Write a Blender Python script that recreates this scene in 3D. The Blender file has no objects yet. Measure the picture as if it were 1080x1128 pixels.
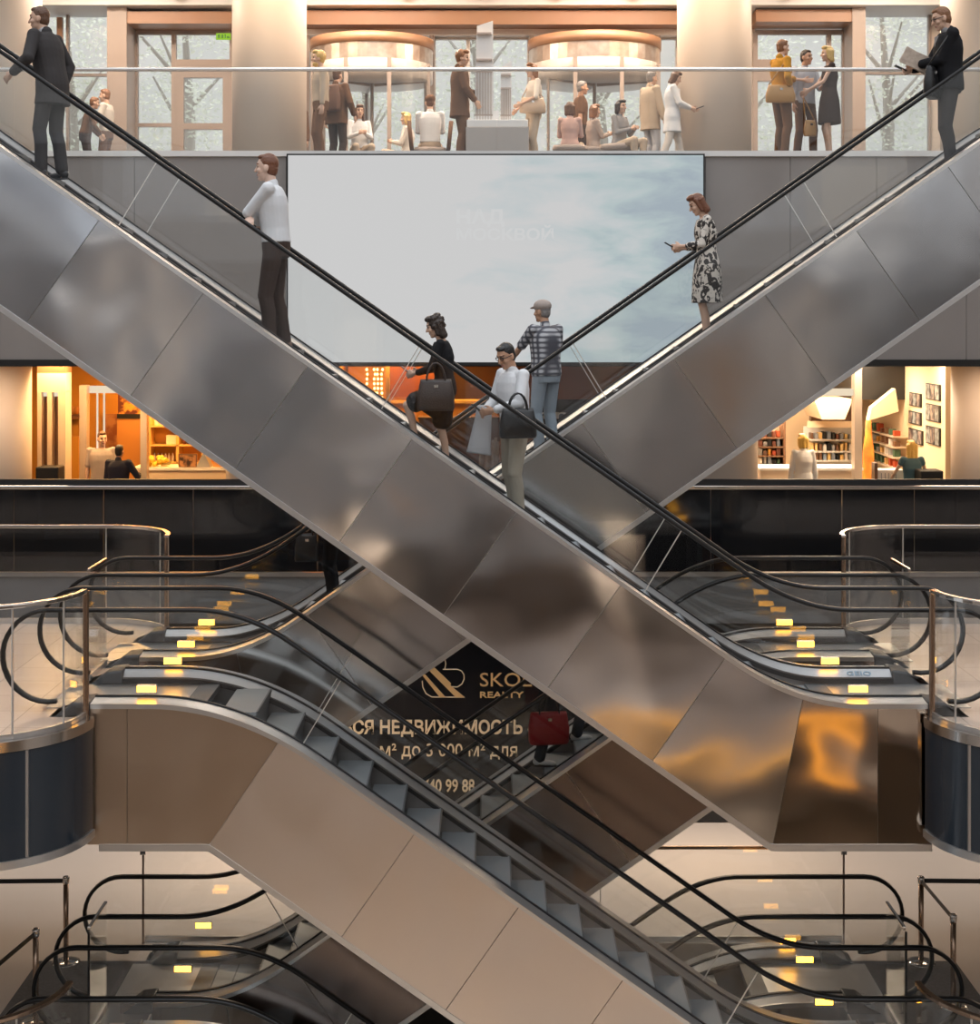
import bpy, bmesh, math, random
from mathutils import Vector, Matrix, noise
SC = bpy.context.scene
COL = SC.collection
R = math.radians
rnd = random.Random(7)

# ------------------------------------------------------------------ render look
SC.view_settings.view_transform = 'Standard'
SC.view_settings.look = 'None'
SC.view_settings.gamma = 1.0
SC.view_settings.exposure = 0.0
SC.cycles.transparent_max_bounces = 64
SC.cycles.max_bounces = 10
SC.cycles.glossy_bounces = 5
SC.cycles.caustics_reflective = False
SC.cycles.caustics_refractive = False
SC.cycles.sample_clamp_indirect = 6.0

# ------------------------------------------------------------------ materials
def nodes_of(name):
    m = bpy.data.materials.new(name)
    m.use_nodes = True
    nt = m.node_tree
    nt.nodes.clear()
    out = nt.nodes.new('ShaderNodeOutputMaterial')
    return m, nt, out

def N(nt, kind, **kw):
    n = nt.nodes.new(kind)
    for k, v in kw.items():
        if k in n.inputs: n.inputs[k].default_value = v
        else: setattr(n, k, v)
    return n

def col4(c): return (c[0], c[1], c[2], 1.0)

def coords(nt, scale=(1, 1, 1)):
    tc = N(nt, 'ShaderNodeTexCoord')
    mp = N(nt, 'ShaderNodeMapping')
    mp.inputs['Scale'].default_value = scale
    nt.links.new(tc.outputs['Object'], mp.inputs['Vector'])
    return mp.outputs['Vector']

def mat(name, c, rough=.5, metal=0., bump=None, vary=None, c2=None, spec=.5, coat=0., emit=None, trans=0., aniso=None):
    """principled surface; bump=(scale,strength[,detail]); vary=(scale, amount) mixes toward c2"""
    m, nt, out = nodes_of(name)
    b = N(nt, 'ShaderNodeBsdfPrincipled')
    b.inputs['Base Color'].default_value = col4(c)
    b.inputs['Roughness'].default_value = rough
    b.inputs['Metallic'].default_value = metal
    b.inputs['Specular IOR Level'].default_value = spec
    if coat:
        b.inputs['Coat Weight'].default_value = coat
        b.inputs['Coat Roughness'].default_value = .06
    if emit:
        b.inputs['Emission Color'].default_value = col4(emit[0])
        b.inputs['Emission Strength'].default_value = emit[1]
    nt.links.new(b.outputs[0], out.inputs[0])
    v = None
    if vary or bump: v = coords(nt)
    if vary:
        nz = N(nt, 'ShaderNodeTexNoise', Scale=vary[0], Detail=4.)
        nt.links.new(v, nz.inputs['Vector'])
        rp = N(nt, 'ShaderNodeValToRGB')
        rp.color_ramp.elements[0].position = .5 - vary[1] / 2
        rp.color_ramp.elements[1].position = .5 + vary[1] / 2
        rp.color_ramp.elements[0].color = col4(c)
        rp.color_ramp.elements[1].color = col4(c2 or tuple(x * .7 for x in c))
        nt.links.new(nz.outputs[0], rp.inputs[0])
        nt.links.new(rp.outputs[0], b.inputs['Base Color'])
    if bump:
        nz = N(nt, 'ShaderNodeTexNoise', Scale=bump[0], Detail=bump[2] if len(bump) > 2 else 2.)
        nt.links.new(v, nz.inputs['Vector'])
        bp = N(nt, 'ShaderNodeBump', Strength=bump[1], Distance=.02)
        nt.links.new(nz.outputs[0], bp.inputs['Height'])
        nt.links.new(bp.outputs[0], b.inputs['Normal'])
    if trans:
        t = N(nt, 'ShaderNodeBsdfTranslucent'); t.inputs[0].default_value = col4(c)
        mx = N(nt, 'ShaderNodeMixShader'); mx.inputs[0].default_value = trans
        nt.links.new(b.outputs[0], mx.inputs[1]); nt.links.new(t.outputs[0], mx.inputs[2])
        nt.links.new(mx.outputs[0], out.inputs[0])
    return m

def glass_mat(name, tint=(.95, .97, .96), base=.045, rough=.0):
    m, nt, out = nodes_of(name)
    t = N(nt, 'ShaderNodeBsdfTransparent'); t.inputs[0].default_value = col4(tint)
    g = N(nt, 'ShaderNodeBsdfGlossy'); g.inputs['Roughness'].default_value = rough
    lw = N(nt, 'ShaderNodeLayerWeight'); lw.inputs['Blend'].default_value = .5
    p = N(nt, 'ShaderNodeMath', operation='POWER'); p.inputs[1].default_value = 4.
    ml = N(nt, 'ShaderNodeMath', operation='MULTIPLY_ADD'); ml.inputs[1].default_value = .8; ml.inputs[2].default_value = base
    mx = N(nt, 'ShaderNodeMixShader')
    nt.links.new(lw.outputs['Facing'], p.inputs[0]); nt.links.new(p.outputs[0], ml.inputs[0])
    nt.links.new(ml.outputs[0], mx.inputs[0]); nt.links.new(t.outputs[0], mx.inputs[1]); nt.links.new(g.outputs[0], mx.inputs[2])
    nt.links.new(mx.outputs[0], out.inputs[0])
    return m

def emit_mat(name, c, s):
    m, nt, out = nodes_of(name)
    e = N(nt, 'ShaderNodeEmission'); e.inputs[0].default_value = col4(c); e.inputs[1].default_value = s
    nt.links.new(e.outputs[0], out.inputs[0])
    return m

def steel_mat(name, c, rough, wave, amp, fine=0.):
    """sheet steel whose gentle buckles differ from panel to panel"""
    m, nt, out = nodes_of(name)
    b = N(nt, 'ShaderNodeBsdfPrincipled', Metallic=1., Roughness=rough)
    b.inputs['Base Color'].default_value = col4(c)
    tc = N(nt, 'ShaderNodeTexCoord'); oi = N(nt, 'ShaderNodeObjectInfo')
    w = N(nt, 'ShaderNodeMath', operation='MULTIPLY'); w.inputs[1].default_value = 23.
    nt.links.new(oi.outputs['Random'], w.inputs[0])
    nz = N(nt, 'ShaderNodeTexNoise', noise_dimensions='4D', Scale=wave, Detail=1.2, Roughness=.4)
    nt.links.new(tc.outputs['Object'], nz.inputs['Vector']); nt.links.new(w.outputs[0], nz.inputs['W'])
    bp = N(nt, 'ShaderNodeBump', Strength=1., Distance=amp)
    nt.links.new(nz.outputs[0], bp.inputs['Height'])
    last = bp
    if fine:
        n2 = N(nt, 'ShaderNodeTexNoise', Scale=60., Detail=2.)
        nt.links.new(tc.outputs['Object'], n2.inputs['Vector'])
        b2 = N(nt, 'ShaderNodeBump', Strength=fine, Distance=.002)
        nt.links.new(n2.outputs[0], b2.inputs['Height']); nt.links.new(bp.outputs[0], b2.inputs['Normal'])
        last = b2
    nt.links.new(last.outputs[0], b.inputs['Normal'])
    # faint cloudiness of the finish
    n3 = N(nt, 'ShaderNodeTexNoise', Scale=1.7, Detail=5.)
    nt.links.new(tc.outputs['Object'], n3.inputs['Vector'])
    mr = N(nt, 'ShaderNodeMapRange'); mr.inputs['To Min'].default_value = rough * .7; mr.inputs['To Max'].default_value = rough * 1.4
    nt.links.new(n3.outputs[0], mr.inputs[0]); nt.links.new(mr.outputs[0], b.inputs['Roughness'])
    nt.links.new(b.outputs[0], out.inputs[0])
    return m

def tile_mat(name, c, c2, grout, size, rough, gap=.006):
    m, nt, out = nodes_of(name)
    b = N(nt, 'ShaderNodeBsdfPrincipled', Roughness=rough)
    v = coords(nt, (1, 1, 1))
    br = N(nt, 'ShaderNodeTexBrick', offset=0., squash=1.)
    br.inputs['Color1'].default_value = col4(c); br.inputs['Color2'].default_value = col4(c2); br.inputs['Mortar'].default_value = col4(grout)
    br.inputs['Scale'].default_value = 1.; br.inputs['Mortar Size'].default_value = gap
    br.inputs['Brick Width'].default_value = size; br.inputs['Row Height'].default_value = size
    nt.links.new(v, br.inputs['Vector']); nt.links.new(br.outputs[0], b.inputs['Base Color'])
    nt.links.new(b.outputs[0], out.inputs[0])
    return m

# ------------------------------------------------------------------ mesh helpers
def box(bm, x0, x1, y0, y1, z0, z1):
    vs = [bm.verts.new(p) for p in ((x0,y0,z0),(x1,y0,z0),(x1,y1,z0),(x0,y1,z0),(x0,y0,z1),(x1,y0,z1),(x1,y1,z1),(x0,y1,z1))]
    for f in ((0,3,2,1),(4,5,6,7),(0,1,5,4),(1,2,6,5),(2,3,7,6),(3,0,4,7)):
        bm.faces.new([vs[i] for i in f])

def prism(bm, poly, y0, y1):
    """polygon of (x,z) extruded between two y planes"""
    a = [bm.verts.new((x, y0, z)) for x, z in poly]
    b = [bm.verts.new((x, y1, z)) for x, z in poly]
    n = len(poly)
    try:
        bm.faces.new(a); bm.faces.new(b[::-1])
    except ValueError: pass
    for i in range(n):
        bm.faces.new((a[i], b[i], b[(i+1) % n], a[(i+1) % n]))

def slabpoly(bm, poly, z0, z1):
    """polygon of (x,y) extruded between two z planes"""
    a = [bm.verts.new((x, y, z0)) for x, y in poly]
    b = [bm.verts.new((x, y, z1)) for x, y in poly]
    n = len(poly)
    bm.faces.new(a[::-1]); bm.faces.new(b)
    for i in range(n):
        bm.faces.new((a[i], a[(i+1) % n], b[(i+1) % n], b[i]))

def sheet(bm, top, bot, y0, y1):
    """solid strip between two matching (x,z) polylines, y0..y1 thick"""
    n = len(top)
    V = []
    for i in range(n):
        V.append([bm.verts.new((top[i][0], y0, top[i][1])), bm.verts.new((top[i][0], y1, top[i][1])),
                  bm.verts.new((bot[i][0], y1, bot[i][1])), bm.verts.new((bot[i][0], y0, bot[i][1]))])
    for i in range(n - 1):
        for k in range(4):
            bm.faces.new((V[i][k], V[i][(k+1) % 4], V[i+1][(k+1) % 4], V[i+1][k]))
    bm.faces.new(V[0][::-1]); bm.faces.new(V[-1])

def ribbon(bm, path, sec, closed=False):
    """sweep the 2d section sec [(a,b)] along path; a is across (given axis), b is normal in the path plane"""
    rings = []
    n = len(path)
    for i, (p, ax) in enumerate(path):
        q0 = path[max(i-1, 0)][0]; q1 = path[min(i+1, n-1)][0]
        t = (q1 - q0).normalized()
        nn = ax.cross(t).normalized()
        rings.append([bm.verts.new(p + ax * a + nn * b) for a, b in sec])
    m = len(sec)
    for i in range(n - 1):
        for k in range(m):
            bm.faces.new((rings[i][k], rings[i][(k+1) % m], rings[i+1][(k+1) % m], rings[i+1][k]))
    if not closed:
        bm.faces.new(rings[0][::-1]); bm.faces.new(rings[-1])

def tube(bm, pts, r, seg=8, flat=1.):
    pts = [Vector(p) for p in pts]
    rings = []
    up = None
    for i, p in enumerate(pts):
        t = (pts[min(i+1, len(pts)-1)] - pts[max(i-1, 0)]).normalized()
        if up is None:
            up = Vector((0, 0, 1)) if abs(t.z) < .9 else Vector((1, 0, 0))
        s = t.cross(up).normalized(); up2 = s.cross(t).normalized(); up = up2
        rr = r[i] if isinstance(r, (list, tuple)) else r
        rings.append([bm.verts.new(p + s * rr * math.cos(2*math.pi*k/seg) + up2 * rr * flat * math.sin(2*math.pi*k/seg)) for k in range(seg)])
    for i in range(len(rings) - 1):
        for k in range(seg):
            bm.faces.new((rings[i][k], rings[i][(k+1) % seg], rings[i+1][(k+1) % seg], rings[i+1][k]))
    bm.faces.new(rings[0][::-1]); bm.faces.new(rings[-1])

def lathe(bm, prof, cx, cy, seg=24):
    """prof [(r,z)] turned about a vertical axis"""
    rings = []
    for r, z in prof:
        rings.append([bm.verts.new((cx + max(r, 1e-4) * math.cos(2*math.pi*k/seg), cy + max(r, 1e-4) * math.sin(2*math.pi*k/seg), z)) for k in range(seg)])
    for i in range(len(rings) - 1):
        for k in range(seg):
            bm.faces.new((rings[i][k], rings[i][(k+1) % seg], rings[i+1][(k+1) % seg], rings[i+1][k]))
    bm.faces.new(rings[0][::-1]); bm.faces.new(rings[-1])

def ell(bm, c, rad, M=None, u=14, v=9):
    c = Vector(c); M = M or Matrix.Identity(3)
    res = bmesh.ops.create_uvsphere(bm, u_segments=u, v_segments=v, radius=1.)
    for w in res['verts']:
        w.co = c + M @ Vector((w.co.x * rad[0], w.co.y * rad[1], w.co.z * rad[2]))

def cap(bm, p0, r0, p1, r1, seg=12):
    """round-ended tapered limb"""
    p0 = Vector(p0); p1 = Vector(p1)
    t = p1 - p0
    L = t.length
    if L < 1e-5:
        ell(bm, p0, (r0, r0, r0)); return
    t /= L
    up = Vector((0, 0, 1)) if abs(t.z) < .9 else Vector((1, 0, 0))
    s = t.cross(up).normalized(); q = s.cross(t).normalized()
    prof = []
    for a in (-80, -50, -20):
        prof.append((p0 + t * r0 * math.sin(R(a)), r0 * math.cos(R(a))))
    for a in (20, 50, 80):
        prof.append((p1 + t * r1 * math.sin(R(a)), r1 * math.cos(R(a))))
    rings = [[bm.verts.new(c + s * r * math.cos(2*math.pi*k/seg) + q * r * math.sin(2*math.pi*k/seg)) for k in range(seg)] for c, r in prof]
    for i in range(len(rings) - 1):
        for k in range(seg):
            bm.faces.new((rings[i][k], rings[i][(k+1) % seg], rings[i+1][(k+1) % seg], rings[i+1][k]))
    bm.faces.new(rings[0][::-1]); bm.faces.new(rings[-1])

def loft(bm, secs, seg=20, power=2.4):
    """secs: (center, across vec, forward vec, half-width, half-depth); superellipse rings"""
    rings = []
    for c, ax, fw, w, d in secs:
        ring = []
        for k in range(seg):
            a = 2*math.pi*k/seg
            ca, sa = math.cos(a), math.sin(a)
            x = math.copysign(abs(ca) ** (2/power), ca); y = math.copysign(abs(sa) ** (2/power), sa)
            ring.append(bm.verts.new(Vector(c) + ax * (w * x) + fw * (d * y)))
        rings.append(ring)
    for i in range(len(rings) - 1):
        for k in range(seg):
            bm.faces.new((rings[i][k], rings[i][(k+1) % seg], rings[i+1][(k+1) % seg], rings[i+1][k]))
    bm.faces.new(rings[0][::-1]); bm.faces.new(rings[-1])

def link(name, me, mats, parent=None, world=True):
    o = bpy.data.objects.new(name, me)
    COL.objects.link(o)
    if mats is not None:
        for m in (mats if isinstance(mats, (list, tuple)) else [mats]): me.materials.append(m)
    if parent is not None:
        o.parent = parent
        if world:
            root = parent
            M = Matrix.Identity(4)
            while root is not None:
                M = root.matrix_basis @ M if root.parent is None else root.matrix_parent_inverse @ root.matrix_basis @ M
                root = root.parent
            o.matrix_parent_inverse = M.inverted()
    return o

def obj(name, bm, mats, parent=None, smooth=False, bevel=0., world=True):
    bmesh.ops.recalc_face_normals(bm, faces=bm.faces[:])
    me = bpy.data.meshes.new(name)
    bm.to_mesh(me); bm.free()
    if smooth:
        for p in me.polygons: p.use_smooth = True
    o = link(name, me, mats, parent, world)
    if bevel:
        md = o.modifiers.new('edge', 'BEVEL'); md.width = bevel; md.segments = 2; md.limit_method = 'ANGLE'; md.angle_limit = R(40)
    return o

def tag(o, label=None, cat=None, group=None, kind=None):
    if label: o['label'] = label
    if cat: o['category'] = cat
    if group: o['group'] = group
    if kind: o['kind'] = kind
    return o

def thing(name, label, cat, loc=(0, 0, 0), rz=0., group=None):
    o = bpy.data.objects.new(name, None)
    COL.objects.link(o)
    o.empty_display_size = .2
    o.location = loc; o.rotation_euler = (0, 0, rz)
    o.matrix_basis = Matrix.Translation(Vector(loc)) @ Matrix.Rotation(rz, 4, 'Z')
    return tag(o, label, cat, group)

def struct(name, bm, m, smooth=False, bevel=0.):
    o = obj(name, bm, m, None, smooth, bevel)
    o['kind'] = 'structure'
    return o

def dup(root, loc, rz=None, label=None, group=None):
    r = root.copy(); COL.objects.link(r)
    r.location = loc
    if rz is not None: r.rotation_euler = (0, 0, rz)
    if label: r['label'] = label
    if group: r['group'] = group
    for ch in list(root.children):
        c = ch.copy(); COL.objects.link(c); c.parent = r
        for g in ch.children:
            d = g.copy(); COL.objects.link(d); d.parent = c
    return r

def B(): return bmesh.new()
def bbox(*a):
    bm = B(); box(bm, *a); return bm

def bake(bm, voxel, smooth_it=3):
    """fuse closed shapes into one continuous smooth surface"""
    bmesh.ops.recalc_face_normals(bm, faces=bm.faces[:])
    me = bpy.data.meshes.new('fuse'); bm.to_mesh(me); bm.free()
    o = bpy.data.objects.new('fuse', me); COL.objects.link(o)
    md = o.modifiers.new('r', 'REMESH'); md.mode = 'VOXEL'; md.voxel_size = voxel; md.use_smooth_shade = True
    if smooth_it:
        ms = o.modifiers.new('s', 'SMOOTH'); ms.factor = .5; ms.iterations = smooth_it
    dg = bpy.context.evaluated_depsgraph_get(); dg.update()
    res = bpy.data.meshes.new_from_object(o.evaluated_get(dg))
    bpy.data.objects.remove(o); bpy.data.meshes.remove(me)
    for p in res.polygons: p.use_smooth = True
    return res

FONT = None
def text_mesh(s, size, bold=0., spacing=1., align='LEFT', depth=.004):
    cu = bpy.data.curves.new('lettering', 'FONT')
    cu.body = s; cu.size = size; cu.offset = bold; cu.extrude = depth; cu.space_character = spacing; cu.align_x = align
    cu.resolution_u = 3
    o = bpy.data.objects.new('lettering', cu); COL.objects.link(o)
    dg = bpy.context.evaluated_depsgraph_get(); dg.update()
    me = bpy.data.meshes.new_from_object(o.evaluated_get(dg))
    bpy.data.objects.remove(o); bpy.data.curves.remove(cu)
    me.transform(Matrix.Rotation(R(90), 4, 'X'))
    return me

def text(name, s, x, y, z, size, m, parent, bold=0., spacing=1., width=None, align='LEFT', depth=.004):
    """lettering standing upright facing -y; width fits it to a length"""
    me = text_mesh(s, size, bold, spacing, align, depth)
    if width:
        xs = [v.co.x for v in me.vertices]
        f = width / (max(xs) - min(xs))
        me.transform(Matrix.Diagonal((f, 1, 1, 1)))
        if align == 'LEFT':
            me.transform(Matrix.Translation((-min(xs) * f, 0, 0)))
    me.transform(Matrix.Translation((x, y, z)))
    me.materials.clear()
    return link(name, me, m, parent)

# ------------------------------------------------------------------ camera: eye 3.64 m above the middle floor, lens shifted down
F = 1750.0; HC = 3.64
cam = bpy.data.cameras.new('camera'); camo = bpy.data.objects.new('camera', cam); COL.objects.link(camo)
cam.sensor_fit = 'HORIZONTAL'; cam.sensor_width = 36.; cam.lens = F / 1080 * 36
cam.shift_y = (355 - 564) / 1080
cam.clip_end = 300
camo.location = (0, 0, HC); camo.rotation_euler = (R(90), 0, 0)
SC.camera = camo
def PX(px, Y): return (px - 540) * Y / F
def PZ(py, Y): return HC - (py - 355) * Y / F
# ------------------------------------------------------------------ shared materials
M = {}
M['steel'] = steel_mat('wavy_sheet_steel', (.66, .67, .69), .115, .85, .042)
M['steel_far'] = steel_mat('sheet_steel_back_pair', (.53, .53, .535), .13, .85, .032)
M['bronze'] = steel_mat('bronze_steel', (.50, .42, .35), .07, .9, .05)  # copy of the steel with warm reflections put into its colour
M['satin'] = steel_mat('satin_champagne_steel', (.74, .655, .585), .32, .5, .02, .1)  # satin finish; beige of the mirrored floor put into the colour
M['satin_bronze'] = steel_mat('satin_bronze_steel', (.52, .42, .33), .30, .5, .02, .1)  # satin finish; brown reflections put into the colour
M['deck'] = mat('brushed_aluminium_deck', (.62, .62, .62), .33, .85, bump=(40, .02))
M['trim'] = mat('light_steel_trim', (.68, .67, .66), .28, .9)
M['skirt'] = mat('grey_skirt_panel', (.23, .22, .215), .38, .6)
M['rubber'] = mat('black_handrail_rubber', (.007, .0065, .0065), .28, spec=.38)
M['dark'] = mat('black_plastic', (.012, .012, .013), .45)
M['newel'] = mat('dark_grey_newel', (.085, .09, .095), .4, .3)
M['tread'] = mat('dark_step_tread', (.33, .36, .38), .5, .2, bump=(120, .1))
M['riser'] = mat('pale_step_riser', (.13, .14, .15), .5, .25)
M['glass'] = glass_mat('clear_glass', (.985, .99, .988), .035)
M['joint'] = mat('glass_joint_strip', (.75, .72, .68), .3, .6)
M['rail'] = mat('polished_rail_steel', (.74, .70, .66), .14, 1.)
M['railw'] = mat('pale_rail', (.82, .80, .78), .25, .5)
M['soffit'] = mat('truss_soffit', (.30, .29, .28), .5, .4)
M['amber'] = emit_mat('amber_light', (1., .43, .035), 10.)
M['post'] = mat('bronze_post', (.42, .30, .22), .25, 1.)

SL = .70
def S(u, T):
    if u <= -T: return 0.
    if u >= T: return u
    return (u + T) ** 2 / (4 * T)

def escalator(label, s, Yn, Yf, XL, zl, zu, endL, endU, clad, cuts, clad_lo, clad_hi, lo_ext, hi_ext, lo_split=None, hi_split=None, lamps=()):
    """s=+1: foot at the right. Yn/Yf: near and far handrail. XL: x where handrail bends at the foot. zl/zu floors.
    endL/endU: x of the outermost point of the handrail loops; clad_lo/hi: x where the cladding ends"""
    U = (zu - zl) / SL
    XU = XL - s * U
    def prof(d, h, TL, TU):
        xk = XL - s * (h + d - .95) / SL
        def f(x):
            u = s * (xk - x)
            return zl + h + SL * (S(u, TL) - S(u - U, TU))
        return f
    rail = prof(0, .95, .5, .45)
    din = prof(.865, .14, .58, .78)
    dout = prof(.89, .10, .6, .8)
    bot = prof(2.335, -1.18, .02, .02)
    ski = prof(.92, .075, .58, .78)
    skb = prof(1.36, -.38, .5, .6)
    root = thing('escalator', label, 'escalator', ((XL + XU) / 2, (Yn + Yf) / 2, zl))
    a, b = (min(clad_lo, clad_hi), max(clad_lo, clad_hi))
    def xs(x0, x1, step=.11):
        n = max(2, int(abs(x1 - x0) / step) + 1)
        return [x0 + (x1 - x0) * i / n for i in range(n + 1)]
    yo, yi = Yn - .20, Yf + .20           # outer faces of the cladding
    # ---- cladding panels, near side visible seams; far side one run per panel too
    dperp = 1.455 * math.cos(math.atan(SL)); dx = dperp * math.sin(math.atan(SL))
    kb_lo = XL - s * (-1.18 + 2.335 - .95) / SL
    kb_hi = kb_lo - s * U
    seams = [(clad_lo, clad_lo)]
    if lo_split is not None: seams.append((lo_split, lo_split))
    seams.append((kb_lo + s * .30, kb_lo + s * .02))
    for xt in cuts:
        if s * (xt - (kb_hi + s * dx * .95)) > .3 and s * (kb_lo + s * .30 - xt) > .3: seams.append((xt, xt - s * dx))
    seams.append((kb_hi + s * dx * .95, kb_hi))
    if hi_split is not None: seams.append((hi_split, hi_split))
    seams.append((clad_hi, clad_hi))
    def at(seam_i, top):
        return seams[seam_i][0 if top else 1]
    nlo = 2 if lo_split is not None else 1
    nhi = len(seams) - (3 if hi_split is not None else 2)
    for side in (0, 1):
        for i in range(len(seams) - 1):
            g = .003
            def clip(v0, v1):
                d = 1 if v1 > v0 else -1
                return v0 + d * g, v1 - d * g
            t0, t1 = clip(seams[i][0], seams[i+1][0]); b0, b1 = clip(seams[i][1], seams[i+1][1])
            n = max(2, int(abs(t1 - t0) / .10))
            top = [(t0 + (t1 - t0) * k / n, dout(t0 + (t1 - t0) * k / n)) for k in range(n + 1)]
            bo = [(b0 + (b1 - b0) * k / n, bot(b0 + (b1 - b0) * k / n)) for k in range(n + 1)]
            bm = B()
            if side == 0: sheet(bm, top, bo, yo, yo + .025)
            else: sheet(bm, top, bo, yi - .025, yi)
            mm = clad[0] if i < nlo else (clad[2] if i >= nhi else clad[1])
            obj('cladding_panel', bm, mm, root)
    # seam backing (pale joints), bottom trim, soffit
    X = xs(clad_lo, clad_hi)
    bm = B(); sheet(bm, [(x, dout(x) - .01) for x in X], [(x, bot(x) + .01) for x in X], yo + .028, yo + .04)
    obj('joint_backing', bm, M['joint'], root)
    Xb = sorted(set(X + [kb_lo, kb_hi])); Xb = [x for x in Xb if a <= x <= b]
    for (y0, y1) in ((yo - .012, yo + .03), (yi - .03, yi + .012)):
        bm = B(); sheet(bm, [(x, bot(x) + .005) for x in Xb], [(x, bot(x) - .06) for x in Xb], y0, y1)
        obj('edge_trim', bm, M['trim'], root)
    bm = B(); sheet(bm, [(x, bot(x) + .0) for x in Xb], [(x, bot(x) - .03) for x in Xb], yo + .03, yi - .03)
    obj('soffit_panel', bm, M['soffit'], root)
    bm = B(); sheet(bm, [(x, skb(x) - .1) for x in X], [(x, skb(x) - .14) for x in X], yo + .045, yi - .03)
    obj('truss_pan', bm, M['dark'], root)
    # ---- decks, skirts, brush lines
    dl, dh = (lo_ext, hi_ext)
    X = xs(dl, dh)
    for side in (0, 1):
        g = Yn if side == 0 else Yf
        sg = 1 if side == 0 else -1
        o_ = g - sg * .215
        def strip(name, f0, y0, f1, y1, th, mm):
            bm = B()
            V = []
            for x in X:
                V.append([bm.verts.new((x, y0, f0(x))), bm.verts.new((x, y1, f1(x))), bm.verts.new((x, y1, f1(x) - th)), bm.verts.new((x, y0, f0(x) - th))])
            for i in range(len(V) - 1):
                for k in range(4): bm.faces.new((V[i][k], V[i][(k+1) % 4], V[i+1][(k+1) % 4], V[i+1][k]))
            bm.faces.new(V[0][::-1]); bm.faces.new(V[-1])
            return obj(name, bm, mm, root)
        strip('deck_edge_trim', lambda x: dout(x) + .02, o_, lambda x: dout(x) + .022, o_ + sg * .03, .045, M['trim'])
        strip('outer_deck', lambda x: dout(x) + .018, o_ + sg * .03, din, g - sg * .012, .02, M['deck'])
        strip('glass_gasket', lambda x: din(x) + .014, g - sg * .016, lambda x: din(x) + .014, g + sg * .016, .03, M['dark'])
        strip('inner_deck', lambda x: din(x) - .002, g + sg * .012, ski, g + sg * .115, .015, M['deck'])
        bm = B()
        sheet(bm, [(x, ski(x)) for x in X], [(x, skb(x)) for x in X], g + sg * .115, g + sg * .125)
        obj('skirt_panel', bm, M['skirt'], root)
        bm = B()
        sheet(bm, [(x, prof_skb(x, zl, zu, skb, ski)) for x in X], [(x, prof_skb(x, zl, zu, skb, ski) - .045) for x in X], g + sg * .125, g + sg * .15)
        obj('skirt_brush', bm, M['dark'], root)
        # ---- handrail with end loops
        r = .43
        path = []
        ax = Vector((0, 1, 0))
        cl, ch = endL - s * r, endU + s * r
        for k in range(0, 19):
            an = -100 + 190 * k / 18
            path.append((Vector((cl + s * r * math.cos(R(an)), g, zl + .95 - r + r * math.sin(R(an)))), ax))
        for x in xs(cl, ch, .10)[1:-1]:
            path.append((Vector((x, g, rail(x))), ax))
        for k in range(0, 19):
            an = 90 + 190 * k / 18
            path.append((Vector((ch + s * r * math.cos(R(an)), g, zu + .95 - r + r * math.sin(R(an)))), ax))
        sec = [(.040, -.012), (.040, .008), (.030, .019), (.012, .023), (-.012, .023), (-.030, .019), (-.040, .008), (-.040, -.012), (-.022, -.02), (.022, -.02)]
        if s > 0: sec = [(p, -q) for p, q in sec]
        sec = [(p, -q) for p, q in sec] if False else sec
        bm = B(); ribbon(bm, path, sec)
        obj('handrail', bm, M['rubber'], root, smooth=True)
        # ---- glass balustrade panels
        jc = []
        step = 2.05
        sh_ = .70 if zu - zl > 5.5 else 0.; kx0 = XL - s * (.75 + sh_); kx1 = XU + s * (.55 - sh_)
        nj = max(1, int(abs(kx1 - kx0) / step))
        for j in range(nj + 1): jc.append(kx0 + (kx1 - kx0) * j / nj)
        shift = .76 * SL / (1 + SL * SL)
        marks = [None] + jc + [None]
        for j in range(len(marks) - 1):
            x0, x1 = marks[j], marks[j+1]
            tx0 = (x0 + s * shift) if x0 is not None else None
            tx1 = (x1 + s * shift) if x1 is not None else None
            poly = []
            if x0 is None:      # foot end panel with half disc
                for k in range(0, 13):
                    an = -90 + 180 * k / 12
                    poly.append((cl + s * (r - .02) * math.cos(R(an)), zl + .95 - r + (r - .02) * math.sin(R(an))))
                top = [(x, rail(x) - .02) for x in xs(cl, tx1)]
                bt = [(x, din(x)) for x in xs(lo_ext, x1)]
                poly += top[1:] + bt[::-1]
            elif x1 is None:
                top = [(x, rail(x) - .02) for x in xs(tx0, ch)]
                bt = [(x, din(x)) for x in xs(x0, hi_ext)]
                arc = [(ch + s * (r - .02) * math.cos(R(90 + 180 * k / 12)), zu + .95 - r + (r - .02) * math.sin(R(90 + 180 * k / 12))) for k in range(1, 13)]
                poly = top + arc + bt[::-1]
            else:
                top = [(x, rail(x) - .02) for x in xs(tx0, tx1)]
                bt = [(x, din(x)) for x in xs(x0, x1)]
                poly = top + bt[::-1]
            bm = B(); prism(bm, poly, g - .006, g + .006)
            obj('glass_panel', bm, M['glass'], root)
        for x in jc:
            bm = B()
            w = .005
            prism(bm, [(x - w, din(x)), (x + w, din(x)), (x + s * shift + w, rail(x + s * shift) - .02), (x + s * shift - w, rail(x + s * shift) - .02)], g - .008, g + .008)
            obj('joint_strip', bm, M['joint'], root)
        # ---- dark newel bases under the loops
        for ext, dirn, zz in ((lo_ext, s, zl), (hi_ext, -s, zu)):
            y0, y1 = sorted((g - sg * .21, g + sg * .13))
            bm = B()
            prism(bm, [(ext, zz + .145), (ext + dirn * .16, zz + .125), (ext + dirn * .33, zz - .02 + .02), (ext + dirn * .40, zz - .12 + .12), (ext + dirn * .40, zz + .004), (ext, zz + .004)][:4] + [(ext, zz + .0)], y0, y1)
            obj('newel_base', bm, M['newel'], root, bevel=.02)
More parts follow.
